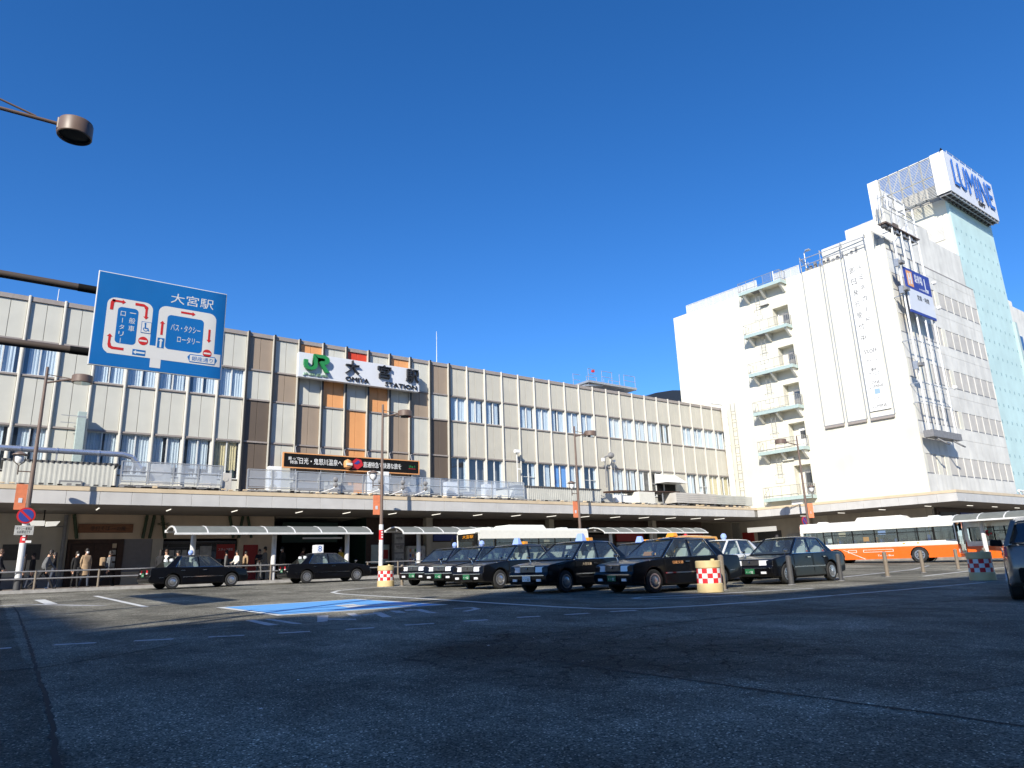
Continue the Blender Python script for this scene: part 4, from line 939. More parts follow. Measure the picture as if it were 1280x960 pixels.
for x in (24.9, 36.2, 48.3): part('column', wallbox(x, x + .5, WALK, 4.48, 'shop_grey', -.8, -.3), sh)
t = thing('shop_signboard', 'wooden shop signboard with dark brush lettering above the sliding doors', 'sign', (5.05, SY - .2, 3.72))
part('board', MB().box(-1.32, 1.32, 0, .07, -.24, .24, 'wood'), t, bevel=.01); text('手打そば 一の庵', 'black_text', t, (.1, 0, 0), X, Z_, w=1.7, h=.24, depth=.01)
for i, (x0, x1) in enumerate(((3.45, 3.7), (7.02, 6.9), (7.4, 7.25), (7.8, 8.05), (11.55, 11.85), (12.33, 12.15), (12.62, 12.92))):
    lab = ['dark bamboo pole leaning left of the wooden signboard', 'dark bamboo pole leaning just right of the wooden signboard', 'second dark bamboo pole right of the wooden signboard', 'bamboo pole with a leafy tuft above the pavement pier', 'bamboo pole above the red staff poster', 'bamboo pole leaning left above the red shop door', 'bamboo pole leaning right above the red shop door'][i]
    b = MB(); b.tube((0, 0, 4.46), (x1 - x0, 0, 3.16), .085, 'bamboo', n=10)
    for q in range(4): f_ = (q + .5) / 4; b.tube(((x1 - x0) * f_ - .0, 0, 4.46 - 1.3 * f_), ((x1 - x0) * f_, 0, 4.43 - 1.3 * f_), .1, 'bamboo', n=10)
    if i == 3:
        for q in range(9): a = q * .7; b.quad([(.1, -.12, 3.95), (.1 + .28 * math.cos(a), -.14, 3.98 + .1 * math.sin(a)), (.1 + .42 * math.cos(a), -.15, 3.95 + .12 * math.sin(a)), (.1 + .28 * math.cos(a), -.14, 3.93 + .1 * math.sin(a))], 'bamboo')
    one('bamboo_pole', b, lab, 'bamboo pole', (x0, SY - .22, 0))
t = thing('downpipe', 'grey downpipe with a sign lamp bracket against the left shop wall', 'pipe', (3.1, SY - .3, WALK)); part('pipe_run', MB().tube((0, 0, 0), (0, 0, 3.75), .1, 'mid_grey', n=10), t); part('bracket', MB().box(-1.1, 0, -.03, .03, 3.1, 3.16, 'mid_grey'), t)
t = thing('hanging_lamp', 'twin white lamp hanging under the canopy on a thin rod', 'lamp', (2.0, 42.5, 3.7))
part('rod', MB().tube((0, 0, .2), (0, 0, .78), .03, 'black', n=6), t); part('shade', MB().hexa([(-.5, -.12, 0), (.05, -.12, 0), (.05, .12, 0), (-.5, .12, 0)], [(-.62, -.14, .24), (.05, -.14, .24), (.05, .14, .24), (-.62, .14, .24)], 'glow_sign').hexa([(.1, -.12, -.04), (.55, -.12, .0), (.55, .12, .0), (.1, .12, -.04)], [(.1, -.14, .2), (.7, -.14, .22), (.7, .14, .22), (.1, .14, .2)], 'glow_sign'), t)
t = thing('notice_pillar', 'tall pale notice pillar with three text panels beside the vending machine', 'notice board', (22.8, 44.3, WALK))
part('body', MB().box(-.42, .42, 0, .3, 0, 2.8, 'mid_grey'), t)
for i, z in enumerate((2.05, 1.45, .55)): p_ = part('panel', MB().box(-.36, .36, -.02, 0, z, z + [.6, .5, .8][i], 'poster'), t); text(['時刻表', '地図', '忘れ物\nご案内'][i], 'black_text', p_, (0, -.02, z + .35), X, Z_, w=.5, depth=.006)
t = thing('vending_machine', 'pale vending machine with rows of drinks behind the shelter column', 'vending machine', (24.0, 44.0, WALK))
part('cabinet', MB().box(-.7, .7, 0, .7, 0, 1.85, 'poster'), t, bevel=.02)
for i in range(3):
    for j in range(5): part('drink', MB().tube((-.5 + .2 * j, -.03, .75 + .35 * i), (-.5 + .2 * j, -.03, .95 + .35 * i), .05, ['sign_red', 'sign_navy', 'panel_orange', 'white', 'green_letter'][(i + j) % 5], n=8), t)
part('dispenser', MB().box(-.45, .45, -.02, 0, .2, .5, 'black'), t)
t = thing('shade_front', 'added shop front, its dim interior painted black, under the canopy along the store side', 'shop front', (63.4, 26.4, .3))
part('wall', MB().box(0, 50, -.05, .0, 0, 4.15, 'wood_dark'), t)
for i in range(12):
    part('shop_window', MB().box(.5 + 4 * i, 3.6 + 4 * i, -.08, -.051, .5, 3.0, 'black'), t); part('sign_panel', MB().box(.5 + 4 * i, 3.6 + 4 * i, -.12, -.051, 3.2, 3.8, ['dark_grey', 'sign_navy', 'wood_dark', 'dark_green'][i % 4]), t)  # black plates paint in the dimness under the canopy; front added to darken the wall
us = thing('store_entrance', 'dark shop entrances and pale signs under the white store canopy', 'shop front', (62.3, 45, 0), LA)
part('wall', MB().box(0, 7.2, -.1, .3, .6, 4.5, 'shop_grey').box(9.4, 18.4, -.1, .3, .6, 4.5, 'shop_grey'), us); part('doorway', MB().box(2.0, 4.6, -.13, -.11, .6, 3.4, 'dark_grey'), us); part('hanging_sign', MB().box(2.2, 5.3, -2.2, -2.1, 3.3, 3.75, 'glow_sign'), us); part('wall_sign', MB().box(5.2, 7.0, -.2, -.11, 2.3, 3.0, 'poster'), us)
part('shop_window', MB().box(10, 17.5, -.16, -.11, .9, 3.6, 'glass_dark'), us); part('red_panel', MB().box(.3, 1.6, -.2, -.11, 2.3, 3.4, 'red_poster'), us)

# ---------------------------------------------------------------- vehicles
def shell(outline, hw, m, plan, tumble, bevel, name):
    """side outline extruded across the car, narrowed in plan and above the waist, edges rounded"""
    b = MB(); n = len(outline)
    vs = []
    for y in (-hw, 0, hw): vs += [(x, y, z) for x, z in outline]
    b.add(vs, [tuple(range(n))[::-1], tuple(range(2 * n, 3 * n))], m)
    for j in range(2): b.add([vs[j * n + i] for i in range(n)] + [vs[(j + 1) * n + i] for i in range(n)], [(i, (i + 1) % n, n + (i + 1) % n, n + i) for i in range(n)], m)
    me = b.mesh(name)
    for v in me.vertices: v.co.y *= plan(v.co.x) * tumble(v.co.z)
    bm = bmesh.new(); bm.from_mesh(me)
    es = [e for e in bm.edges if len(e.link_faces) == 2 and e.calc_face_angle(0) > R(28)]
    bmesh.ops.bevel(bm, geom=es, offset=bevel, segments=3, profile=.5, affect='EDGES', clamp_overlap=True)
    big = [f for f in bm.faces if len(f.verts) > 8]
    bmesh.ops.triangulate(bm, faces=big)
    for f in bm.faces: f.smooth = True
    bm.to_mesh(me); bm.free()
    me.set_sharp_from_angle(angle=R(40))
    return me
def arch(cx, cz, r, z0, n=9):
    """wheel arch points from front to back, seen running from +x to -x along the sill"""
    a0 = math.asin((z0 - cz) / r)
    return [(cx + r * math.cos(a0 + (math.pi - 2 * a0) * i / n), cz + r * math.sin(a0 + (math.pi - 2 * a0) * i / n)) for i in range(n + 1)]
def wheel_mesh(r, w, hub):
    t = MB().lathe([(r * .62, -w / 2), (r * .93, -w / 2), (r, -w / 2 + .03), (r, w / 2 - .03), (r * .93, w / 2), (r * .62, w / 2)], 'rubber', 28, axis='y').lathe([(0, 0), (r * .64, 0)], 'dark_grey', 20, axis='y').mesh('wheel')
    b = MB(); rr = r * .64
    b.lathe([(rr, -w / 2 + .01), (rr, -w / 2 - .012), (rr * .86, -w / 2 - .012), (rr * .8, -w / 2 + .03)], 'rim', 28, axis='y')
    if hub == 'cap':
        b.lathe([(rr * .82, -w / 2 + .012), (rr * .5, -w / 2 - .02), (rr * .2, -w / 2 - .028), (0, -w / 2 - .03)], 'rim', 24, axis='y')
        for i in range(20):
            a = 2 * math.pi * i / 20; b.box(-.008, .008, -w / 2 - .02, -w / 2 + .005, rr * .62, rr * .84, 'dark_grey') if False else None
            c, s = math.cos(a), math.sin(a)
            b.quad([(c * rr * .6 - s * .012, -w / 2 - .017, s * rr * .6 + c * .012), (c * rr * .6 + s * .012, -w / 2 - .017, s * rr * .6 - c * .012), (c * rr * .82 + s * .012, -w / 2 + .006, s * rr * .82 - c * .012), (c * rr * .82 - s * .012, -w / 2 + .006, s * rr * .82 + c * .012)], 'dark_grey')
    else:
        for i in range(10):
            a = 2 * math.pi * i / 10; c, s = math.cos(a), math.sin(a)
            b.hexa([(c * rr * .12 - s * .03, -w / 2, s * rr * .12 + c * .03), (c * rr * .12 + s * .03, -w / 2, s * rr * .12 - c * .03), (c * rr * .86 + s * .022, -w / 2 + .015, s * rr * .86 - c * .022), (c * rr * .86 - s * .022, -w / 2 + .015, s * rr * .86 + c * .022)],
                   [(c * rr * .12 - s * .03, -w / 2 - .02, s * rr * .12 + c * .03), (c * rr * .12 + s * .03, -w / 2 - .02, s * rr * .12 - c * .03), (c * rr * .86 + s * .022, -w / 2 - .01, s * rr * .86 - c * .022), (c * rr * .86 - s * .022, -w / 2 - .01, s * rr * .86 + c * .022)], 'rim')
        b.lathe([(rr * .2, -w / 2 - .01), (rr * .16, -w / 2 - .03), (0, -w / 2 - .032)], 'rim', 14, axis='y')
    return t, b.mesh('rim')
WHEEL = {k: wheel_mesh(.315, .19, k) for k in ('cap', 'alloy')}
def add_wheels(root, pts, meshes):
    for x, y in pts:
        w = link('wheel', meshes[0], root, (x, y, .315), 0 if y < 0 else math.pi); link('rim', meshes[1], w)

def sedan(name, label, cat, paint, hub, group, lamp, door_text=None, front_plate=True):
    root = thing(name, label, cat, (0, 0, 0), 0, group)
    ol = [(-2.36, .30), (-2.41, .42), (-2.41, .56), (-2.36, .62), (-2.36, .86), (-2.30, .945), (-1.62, .985), (-1.0, .965), (.2, .945), (1.0, .925), (1.45, .885), (1.98, .815), (2.12, .76), (2.14, .58), (2.21, .52), (2.20, .36), (2.12, .25), (1.8, .22)]
    ol += arch(1.37, .315, .375, .22) + [(.9, .2), (-.9, .2)] + arch(-1.37, .315, .375, .22) + [(-1.9, .24)]
    plan = lambda x: 1 - .075 * max(0, (abs(x) - 1.5) / .9) ** 2
    tum = lambda z: 1 - .05 * max(0, (z - .62) / .38) ** 1.5
    body = link('body', cached(('sed', paint), lambda: shell(ol, .85, paint, plan, tum, .035, 'body')), root)
    body.modifiers.new('shading', 'WEIGHTED_NORMAL').keep_sharp = True
    add_wheels(root, [(1.37, -.735), (1.37, .735), (-1.37, -.735), (-1.37, .735)], WHEEL[hub])
    b = MB(); b.box(-1.25, 1.15, -.78, .78, .17, .4, 'black'); b.box(1.1, 1.8, -.62, .62, .2, .5, 'black'); b.box(-1.8, -1.1, -.62, .62, .22, .5, 'black'); part('underbody', b, root)
    # cabin: roof, pillars
    zb, zr = .955, 1.455
    P = {'A0': (.98, .74), 'A1': (.30, .605), 'C0': (-1.66, .72), 'C1': (-1.12, .60)}
    b = MB()
    roof = [(.34, .59, 1.42), (.2, .60, 1.452), (-.4, .61, 1.475), (-1.0, .60, 1.455), (-1.18, .58, 1.42)]
    vs = []
    for x, y, z in roof: vs += [(x, -y, z), (x, -y * .93, z + .028), (x, 0, z + .05), (x, y * .93, z + .028), (x, y, z)]
    b.add(vs, [(5 * i + j, 5 * i + j + 1, 5 * i + j + 6, 5 * i + j + 5) for i in range(4) for j in range(4)], paint, True)
    b.add([(x, y * s, z - .012) for x, y, z in roof for s in (-1, 1)], [(2 * i, 2 * i + 2, 2 * i + 3, 2 * i + 1) for i in range(4)], 'cabin')
    part('roof', b, root)
    b = MB()
    for s in (-1, 1):
        def bar(p, q, w, m=paint, t=.05): # pillar between two side points
            b.hexa([(p[0] - w / 2, s * p[1], p[2]), (p[0] + w / 2, s * p[1], p[2]), (p[0] + w / 2, s * (p[1] - t), p[2]), (p[0] - w / 2, s * (p[1] - t), p[2])],
                   [(q[0] - w / 2, s * q[1], q[2]), (q[0] + w / 2, s * q[1], q[2]), (q[0] + w / 2, s * (q[1] - t), q[2]), (q[0] - w / 2, s * (q[1] - t), q[2])], m)
        bar((.98, .775, .93), (.29, .605, 1.45), .07)
        bar((-.2, .79, .94), (-.24, .62, 1.46), .07)
        b.hexa([(-1.68, s * .765, .965), (-1.28, s * .785, .95), (-1.28, s * .72, .95), (-1.68, s * .70, .965)], [(-1.17, s * .595, 1.43), (-.97, s * .612, 1.46), (-.97, s * .56, 1.46), (-1.17, s * .55, 1.43)], paint)
        b.hexa([(-1.68, s * .78, .93), (1.0, s * .79, .915), (1.0, s * .70, .915), (-1.68, s * .70, .93)], [(-1.68, s * .76, .975), (1.0, s * .775, .945), (1.0, s * .70, .945), (-1.68, s * .70, .975)], paint)
    part('pillars', b, root)
    b = MB(); b.quad([(.99, -.745, .955), (.99, .745, .955), (.31, .585, 1.435), (.31, -.585, 1.435)], 'glass_car'); part('windscreen', b, root)
    b = MB(); b.quad([(-1.69, .71, .985), (-1.69, -.71, .985), (-1.16, -.57, 1.43), (-1.16, .57, 1.43)], 'glass_car'); part('rear_window', b, root)
    for s in (-1, 1):
        for q in ([(.9, .775, .96), (.26, .612, 1.425), (-.2, .625, 1.435), (-.165, .785, .96)], [(-.235, .785, .96), (-.27, .625, 1.435), (-.97, .613, 1.43), (-1.25, .78, .965)]):
            part('side_window', MB().quad([(x, s * y, z) for x, y, z in q], 'glass_car'), root)
        b = MB()
        for a, c in (((.93, .785, .95), (.28, .622, 1.445)), ((.28, .622, 1.445), (-.97, .622, 1.452)), ((-.97, .622, 1.452), (-1.28, .79, .96)), ((-1.28, .79, .958), (.93, .79, .945))):
            b.tube((a[0], s * a[1], a[2]), (c[0], s * c[1], c[2]), .009, 'chrome', n=5)
        part('window_trim', b, root)
        b = MB(); b.box(-2.0, -1.78, s * .832 - .02, s * .832 + .02, .5, .53, 'chrome'); b.box(-.95, .95, s * .848 - .012, s * .848 + .012, .5, .535, 'chrome' if hub == 'cap' else 'chrome'); part('side_moulding', b, root)
        for x in (-.95, .05): part('door_handle', MB().box(x - .1, x + .08, s * .853 - .015, s * .853 + .015, .8, .83, 'chrome'), root)
        for x in (-.24, .93): part('door_gap', MB().box(x - .006, x + .006, s * .846 - .004, s * .846 + .004, .3, .93, 'black'), root)
        b = MB(); b.tube((1.28, s * .72, .88), (1.3, s * .78, 1.0), .014, 'chrome', n=6); b.lathe([(.0, -.05), (.055, -.03), (.07, .03), (.06, .04)], 'chrome', 10, (1.3, s * .8, 1.04)); part('fender_mirror', b, root, bevel=0)
        part('headlight', MB().hexa([(2.09, s * .33, .60), (2.165, s * .33, .60), (2.12, s * .76, .60), (2.0, s * .765, .60)], [(2.07, s * .33, .755), (2.15, s * .33, .755), (2.10, s * .75, .755), (1.98, s * .755, .755)], 'lamp_glass'), root)
        part('indicator', MB().hexa([(2.04, s * .70, .62), (2.115, s * .70, .62), (2.075, s * .785, .62), (1.96, s * .797, .62)], [(2.02, s * .70, .74), (2.095, s * .70, .74), (2.055, s * .775, .74), (1.94, s * .787, .74)], 'amber'), root)
        part('fog_light', MB().box(2.15, 2.225, s * .5 - .09, s * .5 + .09, .34, .41, 'lamp_glass'), root)
        part('tail_light', MB().hexa([(-2.38, s * .32, .66), (-2.30, s * .32, .66), (-2.2, s * .79, .66), (-2.3, s * .775, .66)], [(-2.38, s * .32, .85), (-2.30, s * .32, .85), (-2.18, s * .775, .85), (-2.28, s * .76, .85)], 'tail_red'), root)
        part('reverse_light', MB().box(-2.395, -2.37, s * .4 - .07, s * .4 + .07, .68, .74, 'lamp_glass'), root)
    b = MB(); b.box(2.12, 2.165, -.31, .31, .6, .77, 'black'); b.box(2.15, 2.175, -.315, .315, .765, .785, 'chrome')
    for i in range(15): b.box(2.165, 2.174, -.29 + .0414 * i - .004, -.29 + .0414 * i + .004, .605, .76, 'rim')
    part('grille', b, root)
    part('emblem', MB().lathe([(0, -.01), (.035, -.01), (.035, .01), (0, .01)], 'chrome', 10, (2.185, 0, .7), 'y'), root)
    b = MB(); b.box(2.19, 2.222, -.72, .72, .5, .525, 'chrome'); b.box(-2.425, -2.40, -.74, .74, .5, .525, 'chrome'); b.box(2.18, 2.214, -.3, .3, .27, .33, 'black'); part('bumper_trim', b, root)
    pl = part('number_plate', MB().box(2.215, 2.23, -.17, .17, .34, .5, 'plate_green' if front_plate else 'white'), root)
    text('・・52', 'white' if front_plate else 'plate_green', pl, (2.23, 0, .395), (0, 1, 0), Z_, w=.24, h=.07, depth=.004)
    pl = part('number_plate', MB().box(-2.425, -2.41, -.17, .17, .56, .72, 'plate_green'), root); text('・・52', 'white', pl, (-2.425, 0, .62), (0, -1, 0), Z_, w=.24, h=.07, depth=.004)
    # interior
    b = MB(); b.box(-1.5, .95, -.70, .70, .9, .95, 'cabin'); b.hexa([(.7, -.7, .95), (.98, -.7, .95), (.98, .7, .95), (.7, .7, .95)], [(.72, -.66, 1.02), (.9, -.66, .98), (.9, .66, .98), (.72, .66, 1.02)], 'cabin'); part('dashboard', b, root)
    for x, ys in ((.05, (-.36, .36)), (-.95, (-.36, .36))):
        for y in ys:
            part('seat', MB().hexa([(x - .32, y - .24, .93), (x - .18, y - .24, .93), (x - .18, y + .24, .93), (x - .32, y + .24, .93)], [(x - .42, y - .22, 1.2), (x - .32, y - .22, 1.2), (x - .32, y + .22, 1.2), (x - .42, y + .22, 1.2)], 'seat_white').box(x - .44, x - .35, y - .12, y + .12, 1.22, 1.35, 'seat_white'), root, bevel=.02)
    b = MB(); n = 14
    b.path([(.48 + .05 * math.sin(2 * math.pi * i / n), .36 + .17 * math.cos(2 * math.pi * i / n), 1.0 + .17 * math.sin(2 * math.pi * i / n)) for i in range(n + 1)], .014, 'black', 5); part('steering_wheel', b, root)
    b = MB(); b.hexa([(.3, -.08, 1.36), (.34, -.08, 1.36), (.34, .1, 1.36), (.3, .1, 1.36)], [(.28, -.08, 1.41), (.32, -.08, 1.41), (.32, .1, 1.41), (.28, .1, 1.41)], 'cabin'); part('mirror', b, root)
    # roof lamps
    if 'globe' in lamp: part('roof_lamp', MB().lathe([(.02, 1.5), (.07, 1.52), (.115, 1.6), (.11, 1.68), (.06, 1.74), (0, 1.755)], 'blue_lamp', 14, (-.35, 0, 0)), root)
    if 'house' in lamp: part('roof_lamp', MB().hexa([(-.45, -.16, 1.5), (-.2, -.16, 1.5), (-.2, .16, 1.5), (-.45, .16, 1.5)], [(-.38, -.1, 1.75), (-.27, -.1, 1.75), (-.27, .1, 1.75), (-.38, .1, 1.75)], 'blue_lamp'), root, bevel=.02)
    if 'yellow' in lamp: part('roof_sign', MB().box(-.75, -.55, -.15, .15, 1.51, 1.62, 'amber'), root, bevel=.015)
    if 'box' in lamp:
        rb = part('roof_box', MB().box(-.72, -.32, -.3, .3, 1.5, 1.92, 'white_gloss'), root, bevel=.02); text('8', 'blue_letter', rb, (-.52, -.3, 1.72), X, Z_, w=.2, h=.3, depth=.006)
    if 'plate' in lamp: part('windscreen_sign', MB().hexa([(.42, .0, 1.27), (.43, .0, 1.27), (.43, .25, 1.27), (.42, .25, 1.27)], [(.38, .0, 1.37), (.39, .0, 1.37), (.39, .25, 1.37), (.38, .25, 1.37)], 'sign_white'), root)
    if 'dash' in lamp: part('dash_notice', MB().hexa([(.75, -.2, 1.0), (.78, -.2, 1.0), (.78, .15, 1.0), (.75, .15, 1.0)], [(.68, -.2, 1.12), (.7, -.2, 1.12), (.7, .15, 1.12), (.68, .15, 1.12)], 'panel_orange'), root)
    if door_text:
        for s in (1, -1): text(door_text[0], door_text[1], root, (.42, s * .852, .80), (-s, 0, 0), Z_, w=.42, h=.085, depth=.004)
    return root
TG = 'black taxis waiting on the square'
CS = .92
def place(root, x, y, deg, s=CS):
    root.location = (x, y, gz(x, y) + .006); root.rotation_euler = (-.015 * math.sin(R(deg)) * 0, 0, R(deg)); root.scale = (s, s, s); return root
place(sedan('taxi', 'black taxi with orange door lettering and a bright grille behind the nearer checkered drum', 'taxi', 'car_black', 'cap', TG, ('dash',), ('日産交通', 'panel_orange')), 15.1, 13.4, 177)
place(sedan('taxi', 'black taxi with yellow roof sign whose windscreen holds a white card', 'taxi', 'car_black', 'cap', TG, ('house', 'yellow', 'plate'), ('大宮交通', 'cap'), False), 13.95, 15.9, 187)
place(sedan('taxi', 'black taxi with blue and yellow roof lamps standing in front of the white bus', 'taxi', 'car_black', 'cap', TG, ('house', 'yellow')), 14.4, 19.7, 188)
place(sedan('taxi', 'black taxi with a globe lamp right in front of the white bus windscreen', 'taxi', 'car_black', 'alloy', TG, ('globe',)), 14.75, 22.4, 195)
place(sedan('taxi', 'black taxi at the far end of the rank beside the far checkered drum', 'taxi', 'car_black', 'alloy', TG, ('globe',)), 14.9, 24.6, 195)
place(sedan('taxi', 'black taxi without roof lamp parked between dark posts, fully in view beside the orange bus', 'taxi', 'car_black', 'alloy', TG, ()), 20.5, 13.2, 181)
place(sedan('taxi', 'black taxi seen from behind in front of the dark shop with the red poster', 'taxi', 'car_black', 'cap', TG, ('globe',)), 7.5, 33.9, 9)
place(sedan('taxi', 'black taxi with a white numbered box on its roof beside the bus shelter', 'taxi', 'car_black', 'alloy', TG, ('globe', 'box')), 13.45, 33.8, 0)
place(sedan('taxi', 'black taxi with yellow roof sign half hidden in the second rank row', 'taxi', 'car_black', 'cap', TG, ('house', 'yellow')), 19.3, 18.6, 185)
place(sedan('taxi', 'white taxi with a blue globe lamp parked behind the black ones', 'taxi', 'car_white', 'cap', TG, ('globe',)), 20.7, 15.9, 183)
place(sedan('taxi', 'dark taxi mostly hidden behind the black taxi between dark posts', 'taxi', 'car_black', 'alloy', TG, ()), 26.0, 17.6, 183)

def yellow_wagon():
    root = thing('wagon_taxi', 'yellow tall wagon taxi behind the black taxis with an orange roof lamp', 'taxi')
    ol = [(-2.2, .3), (-2.26, .55), (-2.22, 1.0), (1.25, 1.0), (1.95, .9), (2.15, .72), (2.2, .4), (2.1, .25), (1.75, .22)] + arch(1.35, .32, .38, .22) + [(.9, .2), (-.9, .2)] + arch(-1.35, .32, .38, .22) + [(-1.8, .24)]
    link('body', shell(ol, .86, 'car_yellow', lambda x: 1 - .06 * max(0, (abs(x) - 1.5) / .8) ** 2, lambda z: 1, .04, 'body'), root)
    add_wheels(root, [(1.35, -.75), (1.35, .75), (-1.35, -.75), (-1.35, .75)], WHEEL['cap'])
    b = MB(); rf = [(.45, 1.66), (.2, 1.74), (-.6, 1.78), (-1.8, 1.76), (-2.1, 1.7)]; vs = []
    for x, z in rf: vs += [(x, -.66, z - .03), (x, -.58, z + .02), (x, 0, z + .05), (x, .58, z + .02), (x, .66, z - .03)]
    b.add(vs, [(5 * i + j, 5 * i + j + 1, 5 * i + j + 6, 5 * i + j + 5) for i in range(4) for j in range(4)], 'car_yellow', True); part('roof', b, root)
    b = MB()
    for s in (-1, 1):
        for (x0, x1, w) in ((1.28, .45, .09), (.1, .05, .07), (-1.0, -1.0, .08), (-2.14, -2.0, .14)):
            b.hexa([(x0 - w, s * .84, .98), (x0, s * .84, .98), (x0, s * .78, .98), (x0 - w, s * .78, .98)], [(x1 - w, s * .67, 1.74), (x1, s * .67, 1.74), (x1, s * .61, 1.74), (x1 - w, s * .61, 1.74)], 'car_yellow')
        b.box(-2.05, .4, s * .655 - .02, s * .655 + .02, 1.66, 1.75, 'car_yellow')
    part('pillars', b, root)
    for s in (-1, 1):
        for q in ([(1.2, 1.0), (.44, 1.67), (.02, 1.68), (.03, 1.0)], [(-.04, 1.0), (-.03, 1.68), (-1.0, 1.69), (-1.02, 1.0)], [(-1.1, 1.0), (-1.09, 1.69), (-2.0, 1.67), (-2.14, 1.0)]):
            part('side_window', MB().quad([(x, s * (.825 - (z - 1) * .23), z) for x, z in q], 'glass_bus'), root)
    part('windscreen', MB().quad([(1.27, -.78, 1.0), (1.27, .78, 1.0), (.46, .62, 1.66), (.46, -.62, 1.66)], 'glass_car'), root)
    part('rear_window', MB().quad([(-2.2, .76, 1.02), (-2.2, -.76, 1.02), (-2.08, -.62, 1.68), (-2.08, .62, 1.68)], 'glass_bus'), root)
    part('roof_sign', MB().hexa([(.1, -.22, 1.79), (.45, -.22, 1.76), (.45, .22, 1.76), (.1, .22, 1.79)], [(.15, -.18, 1.95), (.35, -.18, 1.94), (.35, .18, 1.94), (.15, .18, 1.95)], 'amber'), root, bevel=.02)
    part('roof_lamp', MB().lathe([(.08, 1.8), (.09, 1.86), (.05, 1.92), (0, 1.93)], 'sign_red', 12, (-1.1, -.3, 0)), root)
    for s in (-1, 1): part('headlight', MB().box(2.0, 2.14, s * .62 - .14, s * .62 + .14, .66, .82, 'lamp_glass'), root, bevel=.02)
    part('seat', MB().box(-.5, -.35, -.6, .6, .98, 1.35, 'seat_blue').box(-1.6, -1.45, -.6, .6, .98, 1.35, 'seat_blue'), root)
    return root
place(yellow_wagon(), 23.1, 19.9, 182, .92)

